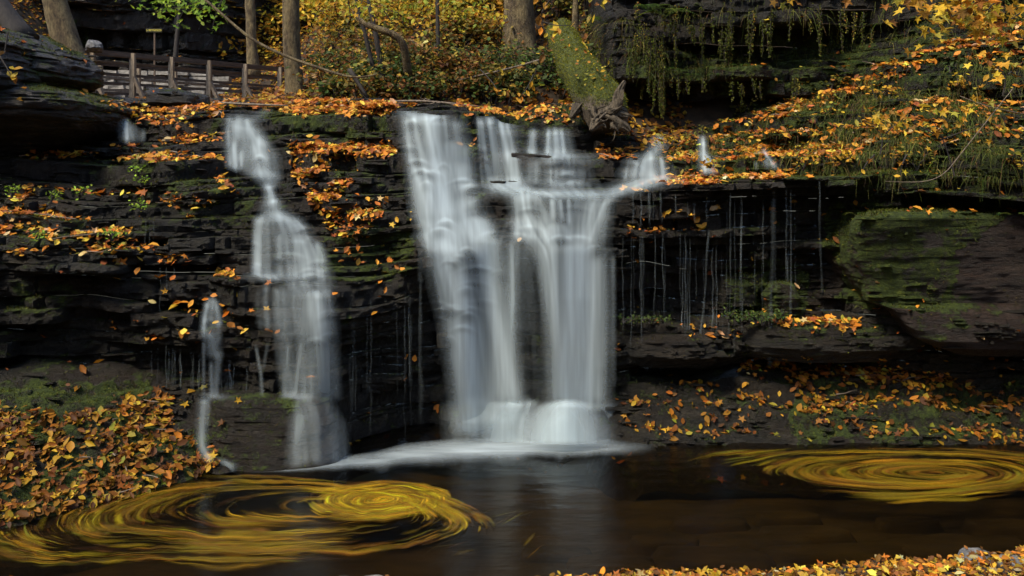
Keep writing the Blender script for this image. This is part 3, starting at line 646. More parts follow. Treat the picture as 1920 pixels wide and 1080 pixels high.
rockmass('flat_boulder', rm(0,0,[(200,262,372,15.6),(192,262,374,15.5),(176,264,372,15.6),(168,272,360,15.8),(164,285,330,16)], .6), M['rock'], nt=120, amp=.04, ex=5, seed=6.6, label='long dark flat-topped rock in front of the footbridge', cat='boulder')
rockmass('flat_boulder', rm(0,0,[(205,205,270,15.2),(192,206,272,15.2),(182,212,262,15.4)], .5), M['rock'], nt=80, amp=.04, ex=4, seed=5.6, label='low rock wedged between the outcrop and the flat boulder', cat='boulder')
rockmass('round_stone', rm(0,0,[(95,155,187,21.4),(88,154,188,21.3),(80,157,186,21.35),(74,163,180,21.5)], .25), M['grey_stone'], nt=50, amp=.02, ex=2.2, seed=.6, crisp=.1, leaves=False, label='rounded pale stone at the near end of the bridge rail', cat='stone')
rockmass('fallen_slab', rm(0,0,[(262,965,1135,14.0),(235,955,1150,14.0),(215,970,1120,14.2),(196,1000,1090,14.6)], .7), M['rock'], nt=120, amp=.04, ex=3, seed=8.6, crisp=.4, label='dark mossy rock at the foot of the leaning log', cat='boulder')

# ------------------------------------------------------------------ fallen leaves
def litter(name, surf, dens, n, label, size=(.05, .15), pal='litter', nz=-.05, lift=.05, maple=.3, tilt=.3, parent=None):
    V = np.vstack([s[0] for s in surf]); off = np.cumsum([0] + [len(s[0]) for s in surf[:-1]])
    T = np.concatenate([s[1] + o for s, o in zip(surf, off)])
    P, Nn = scatter(V, T, dens, n, nz, flip=True)
    Nn = Nn * .6 + np.array([0, -.35, .55]); Nn /= np.linalg.norm(Nn, axis=1)[:, None]; P[:, 2] += .01 + rng.random(n)**2 * lift; P[:, 1] -= rng.random(n) * .03
    v, t, c = leaf_mesh(P, Nn, size[0] + (size[1] * 1.12 - size[0]) * rng.random(n)**1.3, pal, tilt, maple)
    o = mk(name, v, t, M['leaf'], parent, {'col': c}, smooth=True); tag(o, label, 'leaves', kind='stuff'); return o
def regdens(test):
    def d(V):
        px, py = proj(V); return leafval(V) * test(px, py)
    return d
litter('fallen_leaves', SURF, regdens(lambda x, y: (y < 715) & (x < 500)), 15000, 'orange leaves lying on the mossy ledges below the overhanging outcrop', nz=-.5)
litter('fallen_leaves', SURF, regdens(lambda x, y: (y < 715) & (x >= 500) & (x < 780)), 11500, 'orange leaves piled on the steps between the stepped cascade and the tall plunge', nz=-.45)
litter('fallen_leaves', SURF, regdens(lambda x, y: (y < 715) & (x >= 780) & (x < 1400) & (x + y > 1050)), 8000, 'orange leaves along the lip and the thin shelves around the falls')
litter('fallen_leaves', SURF, regdens(lambda x, y: (y < 715) & (x >= 1400)), 13000, 'orange leaves covering the steep grassy slope and the long shelf below it')
litter('fallen_leaves', SURF, regdens(lambda x, y: (y >= 715) & (x < 760)), 7600, 'brown and gold leaves heaped on the bank beside the yellow whirl', (.05, .145), 'bank', lift=.08)
litter('fallen_leaves', SURF, regdens(lambda x, y: (y >= 715) & (x >= 760)), 3600, 'gold leaves scattered over the black rock shelf at the pool edge', (.05, .14), 'bank')
def nd(V):
    x, y = V[:, 0], V[:, 1]; yw = np.interp(x, NW[:, 0], NW[:, 1]); d = yw - y
    return (d > -.03) * (d < 2.2) * (y > 6.3) * np.clip((x + 0.2) * .8, .03, 1)
litter('fallen_leaves', [NEAR], nd, 11000, 'yellow and brown leaves heaped on the near shore', (.04, .105), lift=.05, pal='shore', tilt=.4)
def hd(V):
    px, py = proj(V); return ((px > -200) & (px < 1300) & (py > -150)) * (.25 + np.clip(fbm(V[:, 0]*.7, V[:, 1]*.7) + .3, 0, 1)) * np.where(V[:, 1] < 16, 1.3, 1)
litter('hillside_leaves', [HILL], hd, 60000, 'brown and orange leaf litter covering the wooded slope', (.08, .17), nz=.0, lift=.06, pal='bank')

# moss cushions as short fine blades
def blades(name, P, Nn, L, w, col0, label, cat, droop=.3, kind='stuff', lean=None, seg=2, pal=None):
    n = len(P); L = np.broadcast_to(L, n)
    d = Nn + rng.normal(0, .45, (n, 3)); d /= np.linalg.norm(d, axis=1)[:, None]
    if lean is not None: d = d + lean; d /= np.linalg.norm(d, axis=1)[:, None]
    s = np.cross(d, rng.normal(0, 1, (n, 3))); s /= np.linalg.norm(s, axis=1)[:, None] + 1e-9
    ts = np.linspace(0, 1, seg + 1); Vl = []
    for t in ts:
        c = P + d * (L * t)[:, None] + np.array([0, 0, -1.0]) * (droop * L * t * t)[:, None]
        wd = (w * (1 - t) + w * .12)
        Vl += [c - s * wd / 2, c + s * wd / 2]
    V = np.stack(Vl, 1).reshape(-1, 3); k = 2 * (seg + 1)
    f = np.array([[2*i, 2*i+1, 2*i+3, 2*i+2] for i in range(seg)])
    Fq = (f[None] + (np.arange(n) * k)[:, None, None]).reshape(-1, 4)
    c = np.repeat(colors(pal or 'dark', n) if col0 is None else np.array(col0) * np.exp(rng.normal(0, .35, (n, 1))), k, 0)
    o = mk(name, V, Fq, M['foliage'], attrs={'col': c}); tag(o, label, cat, kind=kind); return o
allV = np.vstack([s[0] for s in SURF]); offs = np.cumsum([0] + [len(s[0]) for s in SURF[:-1]]); allT = np.concatenate([s[1] + o for s, o in zip(SURF, offs)])
def mdens(V): return np.clip(mossval(V), 0, 1) ** 1.5 * np.clip(noise(V[:, 0]*3.5, V[:, 1]*3.5, V[:, 2]*3.5) + .45, 0, 1) * ((proj(V)[0] > -100) & (proj(V)[0] < 2020))
P, Nn = scatter(allV, allT, mdens, 120000, -.35)
blades('moss', P, Nn, rng.uniform(.02, .065, len(P)), .011, None, 'short green moss on the ledges and boulders', 'moss', .25, pal='moss', seg=1)
def tdens(V): return leafval(V) * (proj(V)[0] > -100) * (proj(V)[0] < 2020)
P, Nn = scatter(allV, allT, tdens, 420, .1); tw = []
for p_ in P:
    a_ = random.uniform(0, 3.14); L_ = random.uniform(.12, .5); d_ = np.array([math.cos(a_), math.sin(a_) * .5, random.uniform(-.1, .25)]) * L_
    tw.append(tube(p_ + np.array([0, -.02, .05]) + np.linspace(-.5, .5, 4)[:, None] * d_ + rng.normal(0, .012, (4, 3)), np.array([.006, .007, .006, .003]) * random.uniform(.7, 1.6), 4, 0, cap=False))
v, f = join(tw); tag(mk('twigs', v, f, M['wood']), 'small dead twigs lying among the fallen leaves', 'twigs', kind='stuff')
def cdens(V):
    px, py = proj(V); return ((px > -80) & (px < 2000) & (py > -80) & (py < 860)) * np.clip(.25 + noise(V[:, 0]*1.2, V[:, 2]*3), 0, 1)
A_, B_, C_ = allV[allT[:, 0]], allV[allT[:, 1]], allV[allT[:, 2]]; n_ = np.cross(B_ - A_, C_ - A_); ar_ = np.linalg.norm(n_, axis=1) + 1e-12
w_ = ar_ * (abs(n_[:, 1]) / ar_ > .5) * cdens((A_ + B_ + C_) / 3); _cp = proj((A_ + B_ + C_) / 3)
for _pl in FALLS_CLEAR: w_ = np.where(inpoly(_cp[0], _cp[1], _pl), 0, w_)
k_ = rng.choice(len(allT), 3200, p=w_ / w_.sum()); Pc = (A_[k_] + B_[k_] + C_[k_]) / 3
chV, chF = [], []
for i, c_ in enumerate(Pc):
    L_ = .05 + .42 * rng.random()**2.2; T_ = rng.uniform(.010, .045); D_ = rng.uniform(.03, .09)
    a6 = np.radians([-90, -35, 20, 90, 160, 215]) + rng.normal(0, .22, 6)
    ring = np.stack([np.cos(a6) * L_/2, np.sin(a6) * D_ * rng.uniform(.7, 1.2), np.zeros(6)], 1)
    rz_ = rng.normal(0, .12); up = rng.normal(0, .04)
    ring[:, 2] += ring[:, 0] * up - ring[:, 1] * .15; top_ = ring * [.93, .93, 1] + [0, .005, T_]
    chV.append(np.vstack([ring, top_]) + c_ + [0, .012, 0])
    o_ = i * 12; j6 = np.arange(6); chF.append((np.stack([j6, (j6+1) % 6, 6 + (j6+1) % 6, 6 + j6], 1) + o_, np.array([(6, 7, 8, 9), (6, 9, 10, 11), (3, 2, 1, 0), (5, 4, 3, 0)]) + o_))
chV = np.vstack(chV); ch = mk('shale_flakes', chV, np.vstack([np.vstack(f) for f in chF]), M['rock'], cliff, {'moss': mossval(chV)}); ch['kind'] = 'stuff'
# grass drooping over the steep slope
def gdens(V):
    px, py = proj(V); px = px + 20 * noise(V[:, 0]*2, V[:, 2]*2)
    a = inpoly(px, py, [(1230,300),(1400,235),(1560,170),(1930,60),(1930,340),(1600,330),(1380,300)]) * 1.0 + inpoly(px, py, [(1000,60),(1300,0),(1930,-60),(1930,60),(1500,110),(1190,150),(1080,120)]) * .5
    return a * np.clip(noise(V[:, 0]*2.5, V[:, 1]*2.5, V[:, 2]*4) + .3, 0, 1)
P, Nn = scatter(allV, allT, gdens, 13000, -.2)
blades('grass', P, Nn, rng.uniform(.10, .40, len(P)), .010, None, 'long grass drooping over the steep slope above the overhang', 'grass', 1.1, lean=np.array([-.25, -.5, .1]), seg=4, pal='grass')

# ------------------------------------------------------------------ falling water
def ribbonV(path, off=.20, nu=9, nvm=26, bulge=.05, ymin0=99, seed=0.0, uvs=1.0):
    """path rows (px, py, width px, density) from top down; follows the rock, then falls free"""
    p = np.array(path, float)
    py = np.linspace(p[0, 1], p[-1, 1], max(4, int(abs(p[-1, 1] - p[0, 1]) / 3.5) + 2))
    def sm(i):
        v = np.interp(py, p[:, 1], p[:, i]); k = 5 if len(py) > 8 else 1
        return np.convolve(np.pad(v, k//2, mode='edge'), np.ones(k)/k, 'valid')
    px, w, de = sm(0), sm(2), sm(3)
    Yc = np.array([min(Tdepth(a - ww*.25, b), Tdepth(a, b), Tdepth(a + ww*.25, b)) for a, b, ww in zip(px, py, w)]) - off
    y = np.minimum.accumulate(np.minimum(Yc, ymin0)); y = np.convolve(np.pad(y, 2, mode='edge'), np.ones(5)/5, 'valid')
    u = np.linspace(-1, 1, nu)
    PX = px[:, None] + u[None] * w[:, None] / 2; PY = py[:, None] + 0 * u[None]
    Yv = y[:, None] - bulge * (1 - u[None]**2) + .0 * PX
    X, Yw, Z = W(PX, PY, Yv)
    V = np.stack([X, Yw, Z], -1).reshape(-1, 3)
    soft = np.clip(1 - abs(u)**2.0, 0, 1) ** 1.5
    e_ = np.arange(len(py)) / (len(py) - 1); fade = np.clip(e_ / .09 + .1, 0, 1) * np.clip((1 - e_) / .09, 0, 1) ** .6
    D = 1.3 * de[:, None] * soft[None] * fade[:, None]
    uv = np.stack([(PX - px.mean()) / 133 * uvs + seed * 3.7, PY / 133 + seed * 1.3], -1).reshape(-1, 2)
    return V, gridF(len(py), nu), D.ravel(), uv
def sheetV(ribs, off, st=1.7, seed=0):
    """one continuous film of water over the rock: how thick it is comes from soft streams, its depth from the rock it runs over"""
    P_ = [np.array(r, float) for r in ribs]
    x0 = min((p[:, 0] - p[:, 2]).min() for p in P_); x1 = max((p[:, 0] + p[:, 2]).max() for p in P_)
    y0 = min(p[0, 1] for p in P_) - 6; y1 = max(p[-1, 1] for p in P_) + 8
    gx, gy_ = np.arange(x0, x1, st), np.arange(y0, y1, st); D = np.zeros((len(gy_), len(gx)))
    for i, p in enumerate(P_):
        m = (gy_ > p[0, 1] - 5) & (gy_ < p[-1, 1] + 7); y = gy_[m]
        def sm(c):
            v = np.interp(y, p[:, 1], p[:, c]); k = 7
            return np.convolve(np.pad(v, k//2, mode='edge'), np.ones(k)/k, 'valid') if len(y) > 12 else v
        cx, w, d = sm(0), sm(2), sm(3)
        fade = np.clip((y - p[0, 1] + 5) / (8 + 5 * rv0.random()), 0, 1) * np.clip((p[-1, 1] + 7 - y) / 12, 0, 1)
        u = (gx[None] - cx[:, None]) / (w[:, None] * .5)
        q = u * w.mean() / 9
        stk = .74 + .34 * noise(q + i * 7.7, y[:, None] / 110, seed) + .20 * noise(q * 2.3 + i * 3.1, y[:, None] / 70, seed + 5)
        D[m] = 1 - (1 - D[m]) * (1 - np.clip(d[:, None] * 1.05 * np.exp(-(u * 1.25)**2) * stk * fade[:, None], 0, .93))
    k = np.array([.25, .5, .25])
    for _ in range(2):
        D = np.apply_along_axis(lambda v: np.convolve(v, k, 'same'), 0, D); D = np.apply_along_axis(lambda v: np.convolve(v, k, 'same'), 1, D)
    PX, PY = np.meshgrid(gx, gy_)
    # the film bulges over hidden ledges here and there and thins just below them
    if off < .5:
        mod = np.zeros_like(D); n_ = int(len(gx) * len(gy_) / 520)
        for _ in range(n_):
            qx, qy = rv0.uniform(gx[0], gx[-1]), rv0.uniform(gy_[0], gy_[-1])
            if (x0 > 700 and qy > 470) or qy > 640: continue
            hw, hh, am = rv0.uniform(9, 26), rv0.uniform(9, 24), rv0.uniform(.25, 1)
            m = (abs(gx - qx) < hw * 2.2); n2 = (gy_ > qy - 12) & (gy_ < qy + hh * 2.5)
            if not m.any() or not n2.any(): continue
            xx = (gx[m] - qx) / hw; yy = gy_[n2][:, None] - qy - 4 * xx[None]**2; ex = np.exp(-xx**2)[None]
            mod[np.ix_(n2, m)] += am * ex * (.42 * np.exp(-(yy / 3.5)**2) - .38 * np.exp(-((yy - hh * .7) / (hh * .55))**2))
        D = D * (1 + np.clip(mod, -.6, .6))
    D = np.clip(D, 0, 1) ** 1.2 * (.95 if x0 > 700 else .86)
    Y = Tdepth(PX, PY) - off
    Y = np.minimum.accumulate(Y, 0); Y0 = Y.copy()
    for _ in range(4):
        for ax, kk in ((0, 5), (1, 9)):
            Y = np.apply_along_axis(lambda v: np.convolve(np.pad(v, kk//2, mode='edge'), np.ones(kk)/kk, 'valid'), ax, Y)
    Y = np.minimum(Y, Y0 + .03)
    for ax, kk in ((0, 5), (1, 5)): Y = np.apply_along_axis(lambda v: np.convolve(np.pad(v, kk//2, mode='edge'), np.ones(kk)/kk, 'valid'), ax, Y)
    X, Yw, Z = W(PX, PY, Y); V = np.stack([X, Yw, Z], -1).reshape(-1, 3); F_ = gridF(len(gy_), len(gx)); Dr = D.ravel()
    F_ = F_[Dr[F_].max(1) > .015]; used = np.unique(F_); mp = np.zeros(len(V), int); mp[used] = np.arange(len(used))
    uv = np.stack([PX / 133, PY / 133], -1).reshape(-1, 2)
    return V[used], mp[F_], Dr[used], uv[used]
rv0 = np.random.default_rng(5)
def fall(name, label, ribs, parent=None, group=None, cat='waterfall', copies=1):
    Vs, Fs, Ds, Us, o = [], [], [], [], 0; buckets = {}
    for r in ribs:
        r, kw = r if isinstance(r, tuple) else (r, {})
        if kw.get('bulge', 0) >= .25: res = ribbonV(r, seed=len(Vs), **kw); Vs.append(res[0]); Fs.append(res[1] + o); Ds.append(res[2] * .6); Us.append(res[3]); o += len(res[0]); continue
        of = kw.get('off', .2); of = .30 if of < .29 else .36 if of < .4 else round(of * 6) / 6
        buckets.setdefault(of, []).append(r)
    for of, rr_ in sorted(buckets.items()):
        v, f, d, uv = sheetV(rr_, of, seed=len(ribs)); Vs.append(v); Fs.append(f + o); Ds.append(d); Us.append(uv); o += len(v)
    ob = mk(name, np.vstack(Vs), np.vstack(Fs), M['fall'], parent, {'dens': np.concatenate(Ds)}, True, np.vstack(Us))
    tag(ob, label, cat, group); return ob
rv = np.random.default_rng(77)
def veil(a, b, n, d, w=(14, 44), jy=9, off=.20, core=None):
    """n soft overlapping streams between a curve of left edges and one of right edges: a, b lists of (px, py)"""
    a, b = np.array(a, float), np.array(b, float); out = []
    m = max(len(a), len(b)); k_ = np.linspace(0, 1, m)
    a, b = [np.stack([np.interp(k_, np.linspace(0, 1, len(q)), q[:, c]) for c in (0, 1)], 1) for q in (a, b)]
    for i in range(n):
        t = (i + rv.uniform(.1, .9)) / n; p = a * (1 - t) + b * t
        y0, y1 = p[0, 1] + abs(rv.normal(0, jy)) * .5, p[-1, 1] - abs(rv.normal(0, jy)) * .3
        ys = np.linspace(y0, y1, 6); xs = np.interp(ys, p[:, 1], p[:, 0]); ww = rv.uniform(*w); dd = d * rv.uniform(.45, 1.3)
        if core is not None: dd *= .35 + 1.1 * math.exp(-((t - core[0]) / core[1])**2)
        out.append(([(x, y, ww * (.85 + .3 * k / 5), dd) for k, (x, y) in enumerate(zip(xs, ys))], dict(off=off + rv.uniform(-.03, .03), nu=9)))
    return out
# 1 tall plunge, leans downstream to the foot rock
fall('waterfall', 'tall main plunge slanting from the leafy lip to the pool', [
    ([(745,200,30,.1),(775,215,60,.6),(800,230,70,.5)], dict(off=.05)),
    ([(808,213,110,.36),(815,260,112,.32),(828,300,112,.34),(838,345,120,.42),(850,420,120,.4),(866,500,120,.4),(890,600,105,.36),(905,700,105,.32),(915,790,110,.25),(920,825,110,.1)], dict(nu=25)),
    [(760,222,14,.5),(770,300,20,.5),(785,345,30,.6),(800,420,36,.5)],
    [(775,218,12,.7),(785,270,14,.6),(805,345,34,.75),(822,420,48,.8),(838,480,54,.9),(858,560,60,.9),(872,640,62,.8),(884,720,60,.7),(893,790,58,.5),(896,820,58,.15)],
    [(800,215,26,.8),(808,260,28,.9),(825,345,34,.85),(838,400,40,.8),(850,470,40,.7)],
    [(815,214,16,.8),(820,262,18,.6),(836,330,24,.5),(846,400,40,.6)],
    [(832,216,10,.5),(838,262,12,.35)], [(852,232,18,.4),(860,265,20,.45)],
    [(848,262,30,.2),(850,270,46,.8),(853,300,44,.65),(862,345,42,.6),(872,375,42,.45)],
    [(872,272,16,.5),(878,345,20,.5),(884,385,30,.5)],
    [(862,370,20,.2),(868,382,50,.7),(880,410,56,.7),(890,440,60,.8),(898,470,60,.6)],
    [(880,405,20,.2),(893,412,44,.6),(905,450,46,.8),(912,480,40,.7),(922,560,38,.7),(938,640,42,.65),(950,720,46,.6),(958,752,46,.3)],
    [(800,345,14,.4),(812,352,44,.7),(820,400,40,.6)],
    [(798,430,14,.2),(800,442,50,.55),(815,470,40,.3),(830,520,30,.2)],
    [(895,440,20,.3),(900,470,24,.8),(915,530,30,.8),(930,600,34,.75),(943,680,40,.6),(952,745,40,.4)],
    [(850,460,20,.7),(864,520,26,1.0),(875,600,30,.9),(885,680,34,.7),(893,760,34,.4)],
    *veil([(752,218),(757,300),(776,332),(764,346),(772,400),(792,440)], [(862,222),(878,262),(886,272),(890,345),(893,380),(915,410),(925,440)], 12, .16),
    *veil([(792,415),(796,430),(794,450),(816,500),(836,600),(854,700),(868,812)], [(912,405),(925,430),(950,500),(966,600),(972,700),(975,790)], 12, .30, (18, 50)),
    *veil([(835,745),(842,790),(848,832)], [(985,738),(985,790),(985,836)], 8, .17, (26, 56), off=.5, jy=30),
    ([(940,450,90,.05),(945,470,100,.28),(950,600,110,.2),(945,740,120,.15)], dict(nu=17)),
])
fall('waterfall', 'twin bright plunge fanning in over the lip and bursting on the boulder', [
    ([(1150,368,40,.3),(1136,380,36,.55),(1128,420,40,.4),(1122,460,46,.25)], {}),
    ([(1128,366,30,.4),(1116,380,26,.8),(1104,420,22,.7),(1096,460,26,.6)], {}),
    ([(1142,366,16,.4),(1132,384,12,.7),(1118,420,14,.6),(1106,460,20,.5)], {}),
    ([(1100,362,60,.4),(1092,380,50,.65),(1086,420,48,.7),(1084,460,60,1),(1082,520,66,.9),(1082,600,70,.75),(1080,690,72,.65),(1078,750,74,.4)], dict(nu=15)),
    [(1086,440,44,.4),(1088,465,66,1.1),(1086,500,62,1),(1086,560,60,.7)],
    [(1060,455,20,.5),(1066,480,26,.6),(1064,560,24,.6),(1060,650,26,.7),(1056,750,28,.5)],
    [(1040,372,44,.5),(1042,400,46,.55),(1048,420,40,.5),(1052,450,44,.5)],
    [(1035,375,10,.8),(1038,410,12,.6)], [(1050,375,8,.8),(1054,410,10,.6)], [(1066,372,10,.7),(1068,420,12,.6)],
    ([(1046,415,14,.2),(1046,425,50,.7),(1050,445,54,.5),(1056,470,50,.3)], {}),
    [(975,352,60,.5),(978,372,50,.8),(982,395,46,.8),(986,410,60,.7),(1000,440,60,.6),(1018,465,54,.8),(1026,490,44,.7),(1034,560,40,.6),(1044,650,34,.45),(1048,745,34,.3)],
    [(1006,415,18,.3),(1024,440,26,.7),(1036,462,30,.8),(1040,500,24,.5),(1046,600,20,.4),(1050,740,20,.25)],
    ([(980,410,100,.1),(975,440,110,.38),(965,458,100,.35),(962,520,90,.2),(965,620,80,.12)], dict(nu=15)),
    [(958,455,10,.5),(960,500,12,.7),(961,560,14,.55),(960,640,14,.3),(960,700,14,.1)],
    [(930,450,36,.55),(924,470,34,.45),(922,560,30,.2)], [(1120,480,34,.35),(1122,560,34,.25),(1122,690,30,.15)],
    [(1149,480,7,.6),(1150,560,7,.55),(1151,640,8,.3),(1151,720,8,.1)],
    ([(1100,470,50,.3),(1104,560,60,.45),(1106,650,60,.4),(1104,745,60,.3)], dict(nu=13)),
    ([(1065,745,60,.0),(1062,756,130,.3),(1060,780,190,.4),(1058,810,215,.5),(1058,835,220,.5)], dict(nu=21, off=.68, bulge=.25)),
    ([(1064,747,20,.1),(1063,750,60,.5),(1062,757,100,.75),(1060,770,140,.8),(1058,790,175,.8),(1058,835,205,.8)], dict(nu=25, off=.60, bulge=.35)),
    ([(1062,764,20,.0),(1060,780,70,.3),(1056,800,110,.3),(1056,835,130,.2)], dict(nu=21, off=.72, bulge=.3)),
    *veil([(930,748),(920,790),(900,832)], [(1010,748),(985,790),(985,832)], 6, .4, (24, 50), off=.48),
    *veil([(960,362),(958,400),(950,450)], [(1010,362),(1024,400),(1050,450)], 5, .35),
    *veil([(985,470),(1000,600),(1008,770)], [(1150,460),(1148,600),(1140,768)], 13, .34, (16, 44), core=(.6, .35)),
    *veil([(1120,752),(1135,790),(1140,832)], [(1155,755),(1172,790),(1180,832)], 4, .25, (20, 36), off=.35),
])
fall('waterfall', 'upper chute curving down between leafy rock ribs', [
    ([(930,218,70,.3),(935,228,72,.5),(942,270,74,.42),(950,310,72,.42),(958,342,76,.5),(960,350,84,.2)], dict(nu=17)),
    [(902,224,8,.8),(906,270,12,.7),(918,340,16,.6)], [(918,222,12,.8),(926,280,16,.7),(936,345,22,.6)], [(938,224,10,.9),(950,280,16,.9),(962,345,26,.8)],
    [(950,230,8,.7),(964,290,12,.5),(974,345,16,.6)], [(896,222,4,.8),(899,280,4,.6),(905,345,5,.4)],
    ([(940,340,70,.3),(945,348,96,.85),(960,354,120,.8),(970,360,130,.5)], dict(nu=13, off=.2)),
])
fall('waterfall', 'low double spout spilling across the flat rock steps', [
    ([(1000,243,20,.4),(998,262,20,.6),(997,290,26,.5)], dict(off=.32)),
    ([(1042,241,46,.7),(1044,262,50,.75),(1046,290,56,.7)], dict(nu=13, off=.32)), [(1028,243,6,.8),(1026,290,10,.6)], [(1052,243,8,.9),(1058,290,12,.7)],
    ([(1050,286,110,.3),(1050,292,125,.85),(1050,300,130,.45)], dict(nu=13, off=.32)), ([(1050,302,120,.5),(1050,310,125,.35)], dict(off=.32)),
    ([(1050,312,110,.15),(1050,318,110,.55),(1050,330,115,.4),(1050,344,110,.35)], dict(nu=17, off=.32)), ([(1060,340,100,.6),(1065,352,100,.5),(1080,364,100,.4)], dict(off=.32)),
    ([(1002,300,24,.5),(1002,318,26,.5),(1000,344,26,.35)], dict(off=.32)),
    ([(1020,355,250,.1),(1030,360,250,.8),(1045,368,240,.7),(1050,374,220,.2)], dict(nu=21, off=.24)),
])
fall('waterfall', 'small fan cascade dropping onto the sloping slab beside orange leaves', [
    ([(1234,257,26,.7),(1234,272,30,.6)], {}), ([(1230,272,40,.4),(1226,290,40,.4)], {}),
    ([(1215,288,50,.3),(1212,300,70,.5),(1210,318,84,.6),(1208,334,90,.5)], dict(nu=17)), [(1220,286,10,.9),(1222,334,18,.8)], [(1240,296,8,.7),(1246,334,12,.7)], [(1195,300,10,.5),(1186,334,14,.6)], [(1176,310,6,.4),(1172,336,8,.5)],
    ([(1240,330,60,.3),(1215,340,110,.7),(1190,350,110,.65),(1150,362,90,.4),(1130,370,80,.2)], dict(nu=13, off=.1)),
])
fall('waterfall', 'narrow two-step spill through the leafy ledges', [[(1316,256,14,.5),(1318,268,16,.5),(1318,290,20,.7),(1324,296,30,.6),(1330,322,36,.6)], [(1318,262,4,.9),(1322,322,6,.8)]])
fall('waterfall', 'smallest spill farthest along the leafy ledge', [[(1430,282,12,.4),(1436,296,22,.5),(1446,312,32,.5)], [(1416,298,6,.4),(1418,314,8,.4)], [(1432,280,5,.7),(1442,300,6,.7),(1454,312,8,.7)]])
fall('waterfall', 'tiny blue spill beside the overhanging outcrop', [([(232,226,22,.35),(240,240,36,.5),(244,262,38,.45)], {}), [(268,244,12,.3),(266,262,14,.3)], [(236,226,6,.6),(238,264,10,.5)]])
fall('waterfall', 'long stepped cascade widening down the mossy rocks', [
    ([(452,214,50,.25),(450,228,66,.3),(452,262,70,.25),(450,300,60,.25)], dict(nu=13)), [(432,221,12,.6),(430,250,13,.7),(432,280,12,.4),(434,312,16,.6)], [(446,218,14,.5),(444,236,20,.8),(446,262,14,.3)], [(462,224,14,.6),(466,240,18,.5),(470,256,16,.2)],
    [(440,262,12,.2),(438,276,10,.9),(440,300,14,.5),(442,316,16,.4)], [(484,256,10,.4),(488,266,18,.9),(492,276,26,.4)], [(454,280,12,.2),(452,290,10,.7),(454,314,12,.5)], ([(430,236,10,.1),(450,238,60,.45),(466,241,60,.3),(480,246,20,.1)], {}), ([(505,200,30,.1),(492,212,34,.22),(474,224,36,.2)], dict(off=.06)),
    ([(470,240,50,.2),(482,262,40,.6),(492,290,56,.5),(500,330,50,.45),(505,352,30,.5)], dict(nu=13)), [(478,272,14,.6),(484,285,26,.6),(494,300,34,.4)], ([(490,316,20,.4),(494,324,46,.7),(498,334,46,.4)], {}),
    ([(500,345,16,.6),(507,362,20,.95),(510,380,36,.9),(518,400,52,.8),(522,412,80,.7)], dict(nu=13)),
    *veil([(484,406),(478,440),(474,480),(472,516)], [(560,408),(590,440),(606,480),(622,530)], 12, .28, (12, 30)), *veil([(425,222),(424,260),(425,318)], [(476,222),(496,270),(500,335)], 8, .2, (10, 24)),
    [(484,410,16,.5),(482,440,18,.6),(482,515,20,.55)], [(500,412,12,.4),(502,515,14,.35)], [(524,440,12,.5),(526,515,14,.4)],
    [(540,408,30,.6),(556,425,36,.8),(566,450,40,.8),(578,480,44,.75),(584,520,40,.7)], [(560,445,20,.6),(556,480,24,.6),(560,520,28,.5)], [(595,455,18,.5),(602,480,22,.5),(604,530,24,.4)],
    ([(500,512,70,.2),(505,519,90,.85),(510,526,90,.3)], dict(off=.18)), ([(570,522,60,.3),(574,532,80,.9),(580,542,90,.5)], dict(off=.18)),
    *veil([(510,536),(512,600),(520,680),(530,748)], [(618,535),(628,600),(634,680),(636,752)], 13, .25, (12, 34), jy=22),
    [(590,545,50,.6),(596,580,60,.85),(600,620,60,.65),(604,680,50,.5),(606,738,50,.4)], [(588,560,30,.5),(592,590,34,.6),(598,640,30,.5)],
    *veil([(476,530),(474,570),(478,616)], [(560,530),(560,570),(570,616)], 7, .2, (10, 26), jy=14), ([(560,618,40,.1),(548,624,60,.5),(548,630,60,.1)], dict(off=.2)),
    [(541,645,6,.5),(536,690,6,.6),(534,738,8,.4)], [(564,645,6,.4),(558,690,7,.7),(554,738,8,.6)], [(480,650,4,.5),(489,700,5,.6),(491,738,7,.5)], [(502,645,4,.5),(494,690,5,.5)],
    ([(560,738,60,.1),(566,743,100,.5),(590,750,80,.2)], dict(off=.75)), 
    *veil([(548,744),(552,800),(556,872)], [(606,738),(638,790),(644,872)], 9, .26, (14, 36), off=.80, jy=16), ([(560,775,40,.3),(556,800,30,.5),(552,840,30,.4),(556,874,40,.4)], dict(off=.85)),
])
fall('waterfall', 'small hooded spout with a ring of water between mossy stones', [
    ([(398,556,10,.4),(398,566,24,.8),(396,590,34,.5),(396,630,40,.4)], {}), [(388,570,8,.6),(383,600,9,.7),(382,630,10,.6)], [(406,568,8,.7),(411,600,9,.7),(409,640,12,.6)], 
    ([(392,626,26,.7),(398,645,32,.6),(402,670,28,.45)], {}), [(410,660,14,.8),(407,700,12,.8),(403,740,12,.8)], [(396,680,8,.6),(396,740,9,.6)], [(382,640,4,.7),(382,740,5,.6)],
    ([(395,738,40,.2),(404,743,66,.6),(410,749,60,.1)], dict(off=.75)), ([(384,748,22,.6),(380,790,24,.6),(378,830,22,.7),(384,850,20,.8),(392,862,20,.7)], dict(off=.95)), [(392,750,20,.25),(392,800,24,.2)],
    ([(405,860,30,.5),(425,866,36,.7),(436,880,16,.6)], dict(off=.9)),
])
